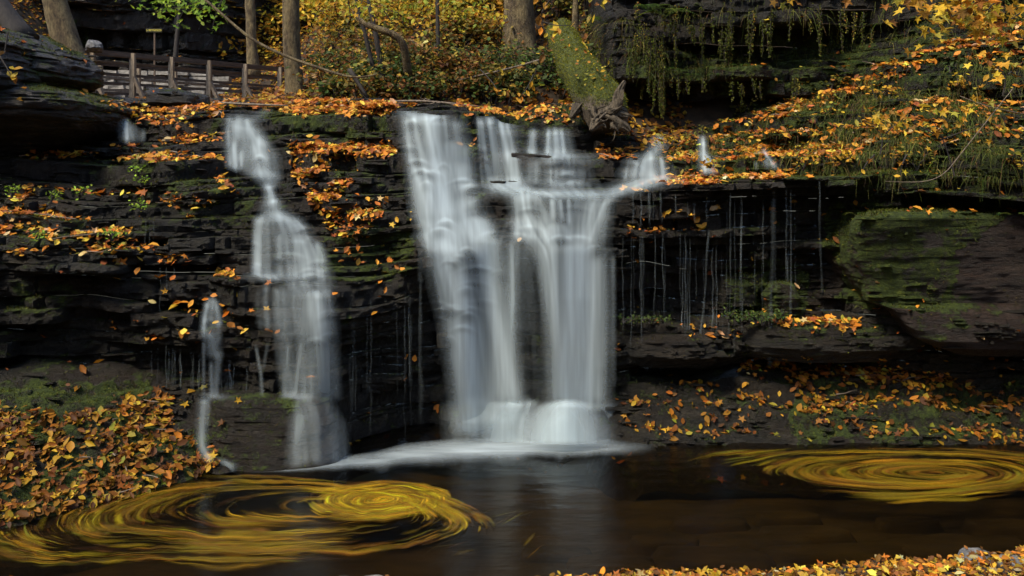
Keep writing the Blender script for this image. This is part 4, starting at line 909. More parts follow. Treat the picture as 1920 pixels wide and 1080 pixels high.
# thin trickles: each one an object
def trickles(specs, label, group):
    for px, y0, y1, w, d, dx in specs:
        v, f, de, uv = ribbonV([(px, y0, w*.8, d)] + [(px + dx*q + r2.normal(0, 1.3), y0 + (y1-y0)*q, w * r2.uniform(.6, 1.3), d * r2.uniform(.3, 1.1)) for q in (.15, .3, .45, .6, .75, .88)] + [(px + dx, y1, w*1.2, d*.15)], nu=3, bulge=.01, off=.10, seed=px % 7)
        de = np.where(np.tile([0, 1, 0], len(de)//3) > 0, 1, .25) * np.repeat(de.reshape(-1, 3)[:, 1], 3)
        o = mk('water_trickle', v, f, M['fall'], None, {'dens': de * (.12 + .26 * abs(noise(px * 3.3)))}, True, uv, local=tuple(v[0])); tag(o, label, 'trickle', group)
r2 = np.random.default_rng(21)
sp = []
for px in np.sort(r2.uniform(1168, 1345, 24)): sp.append((px, r2.uniform(436, 456), r2.uniform(560, 700), r2.uniform(1.8, 3.2), r2.uniform(.15, .55), r2.uniform(-2, 2)))
trickles(sp, 'hair-thin trickle falling from the lower leafy shelf', 'thin trickles under the lower leafy shelf')
sp = [(px, r2.uniform(350, 362), r2.uniform(400, 425), r2.uniform(1.8, 3), r2.uniform(.2, .6), 0) for px in np.sort(r2.uniform(1180, 1350, 16))]
trickles(sp, 'short thin trickle between the two leafy shelves', 'short trickles between the leafy shelves')
sp = [(px, r2.uniform(348, 362), r2.uniform(520, 720), r2.uniform(1.8, 3.4), r2.uniform(.15, .5), r2.uniform(-2, 2)) for px in np.sort(r2.uniform(1355, 1490, 17))]
trickles(sp, 'long thin trickle falling past the dark recess', 'long trickles in front of the dark recess')
trickles([(1452, 350, 690, 9, .42, -8)], 'thickest of the trickles splashing onto the rock shelf', None)
trickles([(1536, 334, 560, 5, .35, 5)], 'lone trickle near the mossy block', None)
trickles([(1330, 430, 640, 5, .5, -18)], 'curved trickle springing from the end of the lower leafy shelf', None)
sp = [(px, r2.uniform(645, 655), 738, r2.uniform(1.8, 3), r2.uniform(.25, .65), 0) for px in np.sort(r2.uniform(284, 385, 17))] + [(px, r2.uniform(668, 690), 740, r2.uniform(2, 3), r2.uniform(.3, .7), 0) for px in np.sort(r2.uniform(415, 470, 8))]
trickles(sp, 'thin trickle dropping from the small leafy ledge onto the bank', 'trickles beside the hooded spout')
sp = [(px, r2.uniform(540, 600), r2.uniform(700, 835), r2.uniform(1.8, 3.2), r2.uniform(.12, .42), 0) for px in np.sort(r2.uniform(650, 800, 16))]
trickles(sp, 'faint trickle on the dark wall between cascade and main plunge', 'faint trickles beside the main plunge')
trickles([(789, 465, 530, 12, .45, 0), (789, 520, 800, 9, .4, 0)], 'thin side stream along the edge of the main plunge', 'side stream of the main plunge')
sp = [(px, r2.uniform(400, 412), r2.uniform(440, 460), 2, .35, 0) for px in (272, 280, 288)] + [(px, 500, r2.uniform(540, 600), 2, .25, 0) for px in (300, 312, 325)]
trickles(sp, 'short faint trickle between mossy ledges', 'short trickles on the mossy ledges')
# foam on the pool
def foam(name, label, pts, n=60):
    """pts: rows (px, py of centre line, half height px, density)"""
    p = np.array(pts, float); px = np.linspace(p[0, 0], p[-1, 0], 90); u = np.linspace(-1, 1, 15)
    fz = .85 + .25 * noise(px * .021, 3) + .12 * noise(px * .08, 5)
    c, h, d = [np.interp(px, p[:, 0], p[:, i]) for i in (1, 2, 3)]
    h = h * 1.1; PY = c[:, None] + u[None] * h[:, None] * np.where(u > 0, fz[:, None], 1); Y = (H - .008) * FP / (PY - HY); X = (px[:, None] - 960) / FP * Y
    prof = np.where(u < -.0, np.clip(1 - abs(u)**2, 0, 1), np.clip(1 - u, 0, 1)**2.2)
    D = .64 * d[:, None] * prof[None]; V = np.stack([X, Y, 0*X + .008], -1).reshape(-1, 3)
    o = mk(name, V, gridF(90, 15), M['foam'], None, {'dens': D.ravel()}, True); tag(o, label, 'foam', kind='stuff')
foam('foam', 'white silky foam band under the main falls', [(470,884,4,0),(540,880,8,.6),(620,872,14,.8),(700,866,18,.7),(760,856,24,.8),(850,848,24,1),(950,845,26,1),(1080,843,24,1),(1130,842,20,.7),(1180,842,14,.25),(1230,840,10,.0)])
foam('spray', 'splash of spray on the shelf under the thickest trickle', [(1405,1,1,0),(1406,1,1,0)]) if False else None

# ------------------------------------------------------------------ leaves turning on the pool
def drift(name, label, n, gen, pal='pool', wid=(.004, .03), al=1.0):
    Vs, Ds, Cs, k = [], [], [], 0
    col = colors(pal, n, .45)
    for i in range(n):
        r = gen()
        if r is None: continue
        PX, PY, dn = r; m = len(PX)
        Y = (H - .02) * FP / (PY - HY); X = (PX - 960) / FP * Y
        P = np.stack([X, Y], 1); T = np.gradient(P, axis=0); T /= np.linalg.norm(T, axis=1)[:, None] + 1e-9
        Nn = np.stack([-T[:, 1], T[:, 0]], 1); w = (wid[0] + (wid[1] - wid[0]) * rng.random()**2) * np.sin(np.linspace(.15, np.pi - .15, m))[:, None] ** .5
        z = .012 + .018 * rng.random()
        for s in (-1, 0, 1): Vs.append(np.concatenate([P + s * Nn * w, np.full((m, 1), z)], 1))
        d = np.sin(np.linspace(.05, np.pi - .05, m)) ** .7 * dn * al; Ds += [d * 0, np.minimum(d * 1.35, 1), d * 0]; Cs.append(np.repeat(col[i][None], 3*m, 0)); k += 1
    m = 12; V = np.vstack(Vs); j = np.arange(m - 1); f = np.concatenate([np.stack([j, j+1, j+1+m, j+m], 1), np.stack([j+m, j+1+m, j+1+2*m, j+2*m], 1)])
    Fq = (f[None] + (np.arange(k) * 3 * m)[:, None, None]).reshape(-1, 4)
    o = mk(name, V, Fq, M['drift'], None, {'dens': np.concatenate(Ds), 'col': np.vstack(Cs)}, True); tag(o, label, 'leaves', kind='stuff'); return o
GAPS_L = [([(300,935),(400,905),(500,898),(610,908),(640,915),(590,935),(600,955),(520,970),(400,965),(320,955)], .16), ([(60,1020),(260,1000),(400,1015),(330,1050),(100,1050)], .15), ([(740,965),(850,955),(830,1000),(740,1000)], .12),
          ([(440,985),(800,985),(780,1010),(480,1005)], .3), ([(230,985),(330,965),(420,985),(300,1000)], .2), ([(520,880),(760,884),(760,896),(520,893)], .5), ([(560,1005),(900,985),(900,1060),(560,1090)], .35)]
SHAPE_L = [(-60,1010),(0,1000),(130,962),(280,925),(400,896),(470,886),(600,886),(720,890),(800,900),(850,925),(870,952),(900,965),(930,975),(880,1000),(780,1025),(600,1060),(480,1100),(-60,1110)]
def gen_left():
    big = rng.random() < .72
    if big:
        a = 60 + 470 * rng.random() ** .62; th0 = rng.uniform(0, 2*np.pi); L = rng.uniform(40, 190) / max(a, 60)
        th = np.linspace(th0, th0 + L, 12); aa = a * (1 - .06 * (th - th0))
        cx = 650 - (a / 530) * 250; cyy = 942 + (a / 530) * 48
        PX = cx + aa * np.cos(th); PY = cyy - aa * np.sin(th) * (.165 + .03 * np.sin(th))
        PY = PY + .10 * np.clip(300 - PX, 0, 600) * .55 - .0
    else:
        a = 6 + 140 * rng.random() ** .7; th0 = rng.uniform(0, 2*np.pi); L = rng.uniform(20, 110) / max(a, 14)
        th = np.linspace(th0, th0 + L, 12); aa = a * (1 - .08 * (th - th0))
        PX = 715 + aa * np.cos(th) * 1.0 - np.clip(a - 80, 0, 80) * .2; PY = 940 - aa * np.sin(th) * .25
    PY = PY + 5 * noise(PX * .012, PY * .03, 2) + 2.5 * noise(PX * .05, PY * .1, 7)
    mx, my = PX[6], PY[6]
    if not inpoly(np.array([mx]), np.array([my]), SHAPE_L)[0] or PX.min() < -150 or PY.max() > 1140: return None
    dn = .75
    for poly, v in GAPS_L:
        if inpoly(PX[[2, 6, 10]] + 10*rng.normal(), PY[[2, 6, 10]] + 3*rng.normal(), poly).sum() > 1: dn *= v
    dn *= np.clip(.45 + 1.5 * noise(a * .035, th0 * 1.1, 4 if big else 9), .04, 1)
    if a > 440: dn *= .6
    if rng.random() > dn * 1.3: return None
    return PX, PY, rng.uniform(.12, .6) if big else rng.uniform(.25, .8)
drift('swirling_leaves', 'broad amber film of leaves in the great whirl beside the leafy bank', 4200, gen_left, wid=(.02, .09), al=.32)
drift('swirling_leaves', 'thin yellow streaks of leaves over the great whirl beside the leafy bank', 6500, gen_left, pal='pool', wid=(.004, .022), al=.75)
def gen_core():
    r = gen_left()
    return r if r is not None and 560 < r[0][6] < 860 and 912 < r[1][6] < 972 else None
drift('swirling_leaves', 'bright yellow heart of the great whirl of leaves', 5200, gen_core, pal='gold', wid=(.008, .04), al=.55)
SHAPE_R = [(1280,852),(1370,845),(1500,842),(1700,841),(1930,843),(2000,850),(2000,915),(1920,915),(1850,932),(1750,942),(1680,938),(1600,920),(1500,895),(1400,872)]
def gen_right():
    a = 12 + 370 * rng.random() ** .75; th0 = rng.uniform(0, 2*np.pi); L = rng.uniform(40, 200) / max(a, 40)
    th = np.linspace(th0, th0 + L, 12); aa = a * (1 - .05 * (th - th0))
    PX = 1752 - .42 * max(0, a - 60) + aa * np.cos(th) * 1.1; PY = 887 - aa * np.sin(th) * .155 + .25 * np.abs(0)
    PY = PY + 2.5 * noise(PX * .012, PY * .05, 12) + 1.2 * noise(PX * .05, PY * .1, 17)
    mx, my = PX[6], PY[6]
    if PY.min() < 839 or not inpoly(np.array([mx]), np.array([my]), SHAPE_R)[0]: return None
    if inpoly(np.array([mx + 8*rng.normal()]), np.array([my + 2*rng.normal()]), [(1690,884),(1740,873),(1800,878),(1780,892),(1740,900),(1690,896)])[0] and rng.random() < .85: return None
    if rng.random() > np.clip(.5 + 1.5 * noise(a * .04, th0 * 1.1, 14), .06, 1) * (1 - .5 * (a > 280)): return None
    if inpoly(np.array([mx]), np.array([my]), [(1840,880),(1900,878),(1880,895),(1840,892)])[0] and rng.random() < .6: return None
    return PX, PY, rng.uniform(.2, .7)
drift('swirling_leaves', 'smaller golden whirl of leaves turning below the rock shelf', 3600, gen_right, wid=(.015, .07), al=.36)
def gen_sparse():
    PX0, PY0 = rng.uniform(780, 1000), rng.uniform(950, 1050); PX = PX0 + np.linspace(0, rng.uniform(20, 70), 12); PY = PY0 - np.linspace(0, 1, 12) * rng.uniform(5, 30)
    return PX, PY, rng.uniform(.04, .14)
drift('drifting_leaves', 'faint streaks of leaves leaving the yellow whirl', 26, gen_sparse)

# ------------------------------------------------------------------ trees, log, sticks
def tree(px0, py0, px1, Y, w0, w1, label, mat='bark', name='tree', crown=None, nseg=20, base_drop=.4, ztop=14, lean=0.0, limbs=3):
    """trunk through (px0, py0) at distance Y, passing px1 at the top of the frame"""
    x0, _, z0 = W(px0, py0, Y); x1, _, z1 = W(px1, 0, Y)
    sx = (x1 - x0) / max(z1 - z0, .2); r0, r1 = w0 / FP * Y / 2, w1 / FP * Y / 2
    zs = np.linspace(z0 - base_drop, ztop, 34); t = (zs - z0)
    rr_ = np.interp(zs, [z0 - base_drop, z0 + .05, z0 + .4, z1, ztop], [r0 * 1.35, r0 * 1.15, r0, r1, r1 * .5])
    pts = np.stack([x0 + sx * t + .05 * noise(zs * .8 + px0), Y + lean * t + .05 * noise(zs * .7 + px0 + 9), zs], 1)
    e = tag(empty(name, (x0, Y, z0)), label, 'tree')
    v, f = tube(pts, rr_, nseg, .10, 9, seed=px0)
    mk('trunk', v, f, M[mat], e, {'moss': np.full(len(v), .2)}, True)
    for k in range(limbs):
        zq = random.uniform(z1 + .5, ztop - .5); i = np.argmin(abs(zs - zq)); a = random.uniform(0, 6.28)
        d = np.array([math.cos(a), math.sin(a), .6]); q = pts[i] + np.linspace(0, 1, 6)[:, None] * d * random.uniform(1.2, 2.4) + np.array([0, 0, 1]) * (np.linspace(0, 1, 6)**2)[:, None] * .3
        v, f = tube(q, np.linspace(rr_[i] * .5, .01, 6), 6, .1); mk('limb', v, f, M[mat], e, {'moss': np.zeros(len(v))}, True)
    if crown:
        n, pal, rad = crown; c0 = pts[-1]
        P = c0 + rng.normal(0, 1, (n, 3)) * np.array([rad, rad, rad * .6]) * .6
        P = P[P[:, 2] > z1 + 1.0]
        v, t, c = leaf_mesh(P, np.tile([0, 0, 1.0], (len(P), 1)), rng.uniform(.1, .2, len(P)), pal, .6, .2); mk('crown', v, t, M['foliage'], e, {'col': c})
    return e
tree(552, 192, 543, 17.0, 34, 30, 'sturdy grey-green trunk standing at the end of the footbridge', crown=(900, 'yellow', 1.6))
tree(476, 122, 468, 27.0, 20, 18, 'slim pale trunk on the slope beyond the footbridge', crown=(600, 'yellow', 1.6))
tree(978, 118, 972, 17.2, 62, 56, 'thick mottled trunk rising above the leaning mossy log', crown=(900, 'yellow', 1.8))
tree(136, 120, 106, 19.0, 50, 42, 'broad grey trunk growing behind the mossy outcrop', crown=(900, 'olive', 1.8))
tree(30, 60, -14, 13.9, 44, 40, 'dark mossy trunk in the top corner above the outcrop', 'bark_dark', ztop=12, limbs=1, base_drop=.2)
tree(823, 190, 818, 16.2, 9, 7, 'thin dark sapling standing among yellow leaves', 'bark_dark', limbs=2, ztop=11)
tree(333, 100, 338, 26.5, 8, 7, 'thin dark sapling behind the bridge rail', 'bark_dark', limbs=1, ztop=13)
tree(725, 186, 690, 15.6, 10, 8, 'leaning dark sapling beside the creek lip', 'bark_dark', limbs=2, ztop=9)
tree(712, 188, 668, 15.9, 9, 7, 'second dark stem leaning away from the leaning sapling', 'bark_dark', limbs=2, ztop=9)
tree(905, 100, 912, 18.5, 10, 8, 'dark thin stem next to the thick mottled trunk', 'bark_dark', limbs=1, ztop=12)
tree(640, 110, 655, 20.5, 12, 10, 'dim trunk on the slope behind the broken branch', 'bark_dark', limbs=1, ztop=14)
tree(1075, 70, 1082, 16.6, 12, 10, 'thin trunk above the head of the mossy log', 'bark', limbs=1, ztop=12)
def stick(name, pts, rads, mat, label, cat, sub=4, ns=7, leaves=0, pal='yellow', bump=.12):
    P = np.array([W(*p) for p in pts]); v, f = tube(P, rads, ns, bump, sub=sub)
    o = mk(name, v, f, M[mat], attrs={'moss': np.zeros(len(v))}, smooth=True, local=tuple(P[0])); tag(o, label, cat); return o
stick('fallen_branch', [(385,0,14.6),(420,30,14.5),(470,75,14.4),(540,108,14.2),(600,128,14.1),(660,148,14),(705,140,13.9)], [.022,.024,.026,.026,.024,.02,.012], 'bark', 'long thin bare branch hanging diagonally in front of the trunks', 'branch')
stick('broken_branch', [(662,20,15.2),(675,40,15.2),(700,52,15.1),(748,66,15.1),(760,95,15.2),(766,140,15.4)], [.03,.05,.06,.065,.075,.08], 'bark', 'crooked pale branch bent like an elbow over the undergrowth', 'branch')
stick('dead_branch', [(655,130,15),(690,185,14.9)], [.05, .03], 'bark_dark', 'short dark dead branch lying against the creek lip', 'branch')
stick('dead_branch', [(1020,110,15.4),(960,128,15.3),(860,150,15.2)], [.02,.018,.01], 'wood', 'straight pale stick lying across the green ferns', 'branch')
stick('dead_branch', [(700,192,14.6),(780,188,14.5),(850,194,14.4),(900,200,14.4)], [.015,.02,.018,.01], 'wood', 'thin stick lying along the lip above the main plunge', 'branch')
stick('dead_branch', [(400,192,15),(470,196,14.8),(540,198,14.7)], [.02,.022,.012], 'wood', 'pale stick lying at the foot of the footbridge', 'branch')
stick('bare_twig', [(1900,165,11.6),(1860,215,11.5),(1800,290,11.4),(1770,330,11.3),(1730,343,11.3),(1660,340,11.4)], [.004,.006,.006,.006,.005,.003], 'wood', 'long bare twig arching down over the mossy ledge', 'twig', ns=5)
stick('bare_twig', [(1925,215,11.4),(1850,200,11.5),(1800,180,11.6)], [.008,.007,.004], 'wood', 'short bare twig poking in near the grassy slope', 'twig', ns=5)
# the leaning log
log = tag(empty('fallen_log', W(1140, 230, 13.9)), 'thick mossy yellow-green log leaning down to the ledge with a torn root end', 'log')
P = np.array([W(1050, 60, 15.9), W(1063, 88, 15.3), W(1075, 115, 14.9), W(1092, 145, 14.5), W(1115, 175, 14.2), W(1132, 205, 13.95), W(1140, 238, 13.85)])
v, f = tube(P, np.array([.26, .28, .30, .34, .38, .39, .30]), 64, .24, 10, sub=9)
LOGV = (v, tris(f))
px_, py_ = proj(v); mk('trunk', v, f, M['moss_bark'], log, {'moss': np.clip((205 - py_ + (px_ - 1110) * .2) / 50 + .1, 0, .95)}, True)
for a in ([(1135,215,13.6),(1150,205,13.5),(1160,185,13.5),(1163,165,13.5),(1172,152,13.5)], [(1120,230,13.5),(1108,245,13.4)], [(1150,228,13.5),(1172,238,13.5),(1180,246,13.5)], [(1140,200,13.7),(1175,210,13.6)], [(1085,200,13.9),(1070,222,13.8)], [(1148,212,13.6),(1178,218,13.5)]):
    q = np.array([W(*p) for p in a]); v, f = tube(q, np.linspace(.11, .03, len(q)), 14, .8, 16, sub=5); mk('root', v, f, M['torn'], log, {'moss': np.zeros(len(v))}, False)
for k in range(26):
    c0 = np.array(W(1125 + random.uniform(-22, 30), 222 + random.uniform(-18, 10), 13.55 + random.uniform(-.1, .1))); a = random.uniform(-2.6, .6)
    q = c0 + np.linspace(0, 1, 5)[:, None] * np.array([math.cos(a), -.25, math.sin(a) * .8]) * random.uniform(.15, .38) + rng.normal(0, .025, (5, 3))
    v, f = tube(q, np.linspace(.035, .006, 5) * random.uniform(.5, 1.5), 7, .3, 12, sub=2); mk('root', v, f, M['torn'], log)
P, Nn = scatter(LOGV[0], LOGV[1], lambda q: (proj(q)[1] < 205) * 1.0, 5000, -.6)
bm = blades('log_moss', P, Nn, rng.uniform(.02, .05, len(P)), .010, None, None, None, .2, pal='logmoss', seg=1); bm.parent = log; bm.matrix_parent_inverse = Matrix.Translation(-Vector(log.location))
# little leaves and litter on the log
P = []
for i in range(70):
    t = rng.random(); c = np.array(W(1065 + 60*t, 100 + 85*t, 14.9 - .9*t)); P.append(c + rng.normal(0, .12, 3) + [0, -.3, .15])
v, t, c = leaf_mesh(np.array(P), np.tile([0, -.6, .8], (70, 1)), rng.uniform(.04, .09, 70), 'yellow', .4, 0); mk('leaf_scraps', v, t, M['leaf'], log, {'col': c})['kind'] = 'stuff'

# ------------------------------------------------------------------ footbridge
br = tag(empty('footbridge', (-9, 24, 5.7)), 'weathered wooden footbridge with slatted railings crossing behind the falls', 'bridge')
A = np.array([-10.85, 22.0]); B = np.array([-6.75, 26.7]); D = (B - A) / np.linalg.norm(B - A); S = np.array([-D[1], D[0]])
if S[1] < 0: S = -S
ztop = 6.82
def bp(t, s, z): q = A + D * t + S * s; return np.array([q[0], q[1], z])
LEN = np.linalg.norm(B - A); pos = [0, 1.05, 2.13, 3.25, 4.4, 5.6]
for s, nm in ((0, 0), (2.0, 1)):
    for i, t in enumerate(pos):
        v, f = beam(bp(t, s - .06, 5.45), bp(t, s - .06, ztop + (.02 if nm == 0 else -.1)), .13, .13, .006); mk('post', v, f, M['post'], br)
        if nm == 0:
            v, f = beam(bp(t + .02, s - .10, 6.22), bp(t + .18, s - .42, 5.5), .1, .08, .005); mk('brace', v, f, M['wood'], br)
    v, f = beam(bp(-.5, s + .02, ztop - .03), bp(LEN + .5, s + .02, ztop - .03), .2, .13 if nm == 0 else .05, .008); mk('top_rail', v, f, M['rail'], br)
    for z in ((6.50, 6.25, 6.02, 5.76) if nm == 0 else (6.35, 6.0)):
        v, f = beam(bp(-.4, s + .03, z), bp(LEN + .5, s + .03, z), .045, .075, .008); mk('rail', v, f, M['rail'] if nm == 0 else M['wood'], br)
for k in range(34):
    t = -.3 + k * .19; v, f = beam(bp(t, -.1, 5.62), bp(t, 2.1, 5.62), .165, .05, .004); mk('plank', v, f, M['wood'], br)
v, f = beam(bp(-.5, 0, 5.5), bp(LEN+.4, 0, 5.5), .12, .18); mk('girder', v, f, M['rail'], br)
# dry stone wall behind the bridge
sw = tag(empty('stone_wall', (-13, 28.5, 6)), 'low dry stone wall seen between the bridge rails', 'wall')
me_cache = []
for rI in range(7):
    x = -15.2
    while x < -10.2:
        w = random.uniform(.25, .7); h = .15
        v, f = box(x + w/2, 28.3 + random.uniform(-.08, .08) + (x + 15) * .15, 5.95 + rI * .16, w * .94, .35, h * random.uniform(.8, 1), 0, .02)
        mk('stone', v, f, M['pale_stone'], sw); x += w
# path beyond the bridge
v = np.array([(-14, 27.6, 6.12), (-9.2, 29.6, 6.95), (-8.8, 30.6, 7.3), (-14, 28.2, 6.3)], float)
# name sign
sg = tag(empty('name_sign', W(289, 57, 28)), 'tiny yellow lettered name sign in front of the dark cliff', 'sign')
c = np.array(W(289, 57, 28)); v, f = box(c[0], c[1], c[2], .52, .03, .12); mk('board', v, f, plain('sign_board', (.02, .018, .006), (.05, .045, .012)), sg)
v, f = beam((c[0], c[1] + .04, c[2] - 1.9), (c[0], c[1] + .04, c[2] - .02), .05, .05); mk('signpost', v, f, M['rail'], sg)
cu = bpy.data.curves.new('lettering', 'FONT'); cu.body = 'S. REYNOLDS'; cu.size = .085; cu.align_x = 'CENTER'; cu.align_y = 'CENTER'; cu.extrude = .003
mt = N('sign_paint'); cu.materials.append(mt.done(mt.n('BsdfPrincipled', i_Base_Color=(.75, .62, .08), i_Roughness=.5).outputs[0]))
_t = bpy.data.objects.new('text_source', cu); _me = bpy.data.meshes.new_from_object(_t); bpy.data.objects.remove(_t)
lo = bpy.data.objects.new('lettering', _me); COL.objects.link(lo); lo['kind'] = 'stuff'; lo.parent = sg; lo.location = (0, -.02, 0); lo.rotation_euler = (math.radians(90), 0, 0)

# ------------------------------------------------------------------ shrubs, ferns, branches with leaves
def shrub(base, h, rad, n, pal, size, label, group=None, name='shrub', cat='shrub', maple=0.0, stems=5, squash=.6):
    e = tag(empty(name, tuple(base)), label, cat, group); base = np.array(base, float); tips = []; tv = []
    for k in range(stems):
        a = random.uniform(0, 6.28); d = np.array([math.cos(a) * rad * random.uniform(.3, 1), math.sin(a) * rad * random.uniform(.3, 1), h * random.uniform(.6, 1)])
        t = np.linspace(0, 1, 5)[:, None]; q = base + d * t + np.array([0, 0, .15 * h]) * np.sin(t * 3.1) + rng.normal(0, .03, (5, 3)) * t
        tv.append(tube(q, np.linspace(.018, .005, 5), 5, 0, cap=False)); tips += [q[2], q[3], q[4], (q[3] + q[4]) / 2]
    v, f = join(tv); mk('stems', v, f, M['bark_dark'], e)
    tips = np.array(tips); P = tips[rng.integers(0, len(tips), n)] + rng.normal(0, 1, (n, 3)) * rad * np.array([.33, .33, .33 * squash])
    v, t, c = leaf_mesh(P, np.tile([0, -.35, .9], (n, 1)), rng.uniform(size*.7, size*1.3, n), pal, .5, maple); mk('foliage', v, t, M['foliage'], e, {'col': c})
    return e
SH = []
zoneS = [((600, 760, 60, 185), 'slope', 24, 'olive undergrowth behind the lip between the bridge and the main plunge'), ((560, 980, 0, 70), 'yellow', 34, 'yellow leaved shrub high on the slope before the thick trunk'),
         ((760, 960, 70, 185), 'slope', 26, 'low green and yellow bush above the main plunge'), ((360, 540, 60, 120), 'yellow', 26, 'golden bush on the slope beyond the footbridge'),
         ((380, 560, 0, 60), 'canopy', 22, 'olive bush high on the slope beyond the footbridge'), ((760, 1040, 130, 195), 'dark', 16, 'low dark green ferny growth above the upper chute'), ((600, 760, 140, 190), 'dark', 12, 'dark green growth at the creek lip by the dead branch'), ((560, 1000, -20, 70), 'canopy', 34, 'golden green bush high on the slope under the tree tops'), ((980, 1090, 110, 200), 'dark', 10, 'dark green bush beside the mossy log'), ((1000, 1200, -10, 70), 'olive', 16, 'grassy olive bush hanging over the head of the log'), ((600, 900, 100, 190), 'brown', 14, 'brown withered bush among the green undergrowth')]
for (x0, x1, y0, y1), pal, n, lab in zoneS:
    for k in range(n):
        px, py = random.uniform(x0, x1), random.uniform(y0, y1); b = hit(px, py + 12)
        s = b[1] / 16
        shrub(b - np.array([0, 0, .1]), random.uniform(.35, .8) * s, random.uniform(.35, .6) * s, 120 if b[1] < 22 else 90, pal, random.uniform(.07, .12) * s, lab, lab.replace(' bush', ' bushes') if False else 'bushes: ' + lab, stems=4)
# small-leaved growth on the steep right slope
for k in range(34):
    px, py = random.uniform(1240, 1930), random.uniform(30, 330)
    if py < 250 - (px - 1240) * .3 and random.random() < .8: continue
    Y = float(Tdepth(px, py)); b = np.array(W(px, py, Y - .02))
    pal = random.choice(['dark', 'olive', 'yellow', 'yellow'])
    shrub(b, .25, .22, 60, pal, .07, {'dark': 'small dark green plant on the steep grassy slope', 'olive': 'small olive plant on the steep grassy slope', 'yellow': 'small yellow leaved plant on the steep grassy slope'}[pal], pal + ' plants on the grassy slope', name='small_plant', cat='plant', stems=3)
for k, (px, py, Y) in enumerate([(70,455,11.5),(210,452,11.6),(150,370,12.4),(260,330,12.8),(265,350,12.6),(95,380,12.2),(22,370,12.0),(265,395,12.3)]):
    shrub(W(px, py, Y - .25), .14, .13, 36, 'green', .05, 'tiny bright green plant growing on the leafy ledges', 'tiny green plants on the leafy ledges', name='small_plant', cat='plant', stems=3)
for k in range(9):
    px = 1365 + k * 13; py = 612 - 10 * random.random(); shrub(W(px, py, 12.55), .16, .12, 50, 'dark', .045, 'fine green grassy tuft under the dripping overhang', 'green tufts under the overhang', name='small_plant', cat='plant', stems=3)
for k in range(7):
    px = 1170 + k * 12; shrub(W(px, 606, 12.6), .1, .1, 30, 'dark', .04, 'small green tuft beside the twin plunge', 'green tufts beside the twin plunge', name='small_plant', cat='plant', stems=3)
def fern(base, L, n, label, group, up=.5, aim=None):
    e = tag(empty('fern', tuple(base)), label, 'fern', group); base = np.array(base, float)
    for k in range(n):
        a = random.uniform(math.pi * .95, math.pi * 2.05) if aim is None else aim + random.uniform(-.7, .7)
        d = np.array([math.cos(a), math.sin(a) * .8, 0]); l = L * random.uniform(.7, 1.1)
        t = np.linspace(0, 1, 15); q = base + d * (l * t)[:, None] + np.array([0, 0, 1]) * (up * l * (1.3 * t - 1.35 * t * t))[:, None]
        sd_ = np.array([-d[1], d[0], 0]); parts = []
        Vv, Tt = [], []
        for i in range(1, 15):
            w = l * .20 * math.sin(math.pi * (t[i] * .85 + .15)) ** .8
            for s in (-1, 1):
                c0 = q[i]; tip = c0 + sd_ * s * w + d * w * .35 + np.array([0, 0, -.12 * w]); h = l / 15 * .42
                o = len(Vv); Vv += [c0 - d * h, c0 + d * h, tip]; Tt.append((o, o+1, o+2))
        for i in range(14):
            o = len(Vv); Vv += [q[i] + sd_ * .004, q[i] - sd_ * .004, q[i+1]]; Tt.append((o, o+1, o+2))
        c = np.repeat(colors('dark', 1) * 1.7, len(Vv), 0); mk('frond', np.array(Vv), np.array(Tt), M['foliage'], e, {'col': c})
for (px, py), lab in zip([(905,80),(880,140),(935,118),(960,160),(1245,48),(1215,40),(860,165),(1130,60)], ['tall fern on the slope left of the thick trunk', 'spreading fern over the stick in the undergrowth', 'fern at the foot of the thick trunk', 'low fern beneath the thick trunk', 'broad fern above the green rock ledge', 'fern above the mossy log end', 'small fern near the main plunge lip', 'fern overhanging the head of the mossy log']):
    b = hit(px, py) if px < 1100 else np.array(W(px, py, float(Tdepth(px, py)) - .1)); fern(b + np.array([0, -.1, .15]), .55, 7, lab.replace('left of', 'beside'), None)
for k in range(16):
    px, py = random.uniform(1190, 1600), random.uniform(110, 150); fern(W(px, py, float(Tdepth(px, 145)) - .1), .28, 5, 'small fern growing on the green rock ledge', 'small ferns on the green ledge')
for k in range(12):
    px, py = random.uniform(1600, 1920), random.uniform(320, 400); py = 326 if k % 2 else 402; fern(W(px, py, float(Tdepth(px, py + 8)) - .1 - (0 if py < 390 else .6)), .2, 5, 'small fern sprouting above the mossy block', 'small ferns around the mossy block')
# hanging strands of moss and roots under the ledges
k = 0
for k in range(95):
    z_ = random.random()
    if z_ < .55: px, py, L = random.uniform(1190, 1640), random.uniform(5, 70), random.uniform(.25, .8)
    elif z_ < .75: px, py, L = random.uniform(1190, 1500), random.uniform(140, 165), random.uniform(.15, .4)
    elif z_ < .9: px, py, L = random.uniform(1120, 1240), random.uniform(60, 120), random.uniform(.3, .8)
    else: px, py, L = random.uniform(1230, 1245), random.uniform(90, 120), random.uniform(.8, 1.0)
    b = np.array(W(px, py, float(Tdepth(px, py)) - .18)); q = b + np.linspace(0, 1, 7)[:, None] * np.array([random.uniform(-.05, .05), 0, -L]) + rng.normal(0, .012, (7, 3))
    n = int(L * 190); t = rng.random(n); P = b + t[:, None] * (q[-1] - b) + rng.normal(0, .025, (n, 3)) * (1 - t[:, None] * .6)
    v2, t2, c2 = leaf_mesh(P, np.tile([0, -1.0, .2], (n, 1)), rng.uniform(.015, .042, n), 'moss' if k % 4 else 'olive', .5, 0, hang=np.array([0, 0, -1.0]))
    e = tag(empty('hanging_moss', tuple(b)), 'strand of green moss and roots dangling under the rock ledge', 'moss strand', 'moss strands dangling from the ledges')
    v, f = tube(q, np.linspace(.007, .003, 7), 5); mk('strand', v, f, M['bark_dark'], e); mk('foliage', v2, t2, M['foliage'], e, {'col': c2})

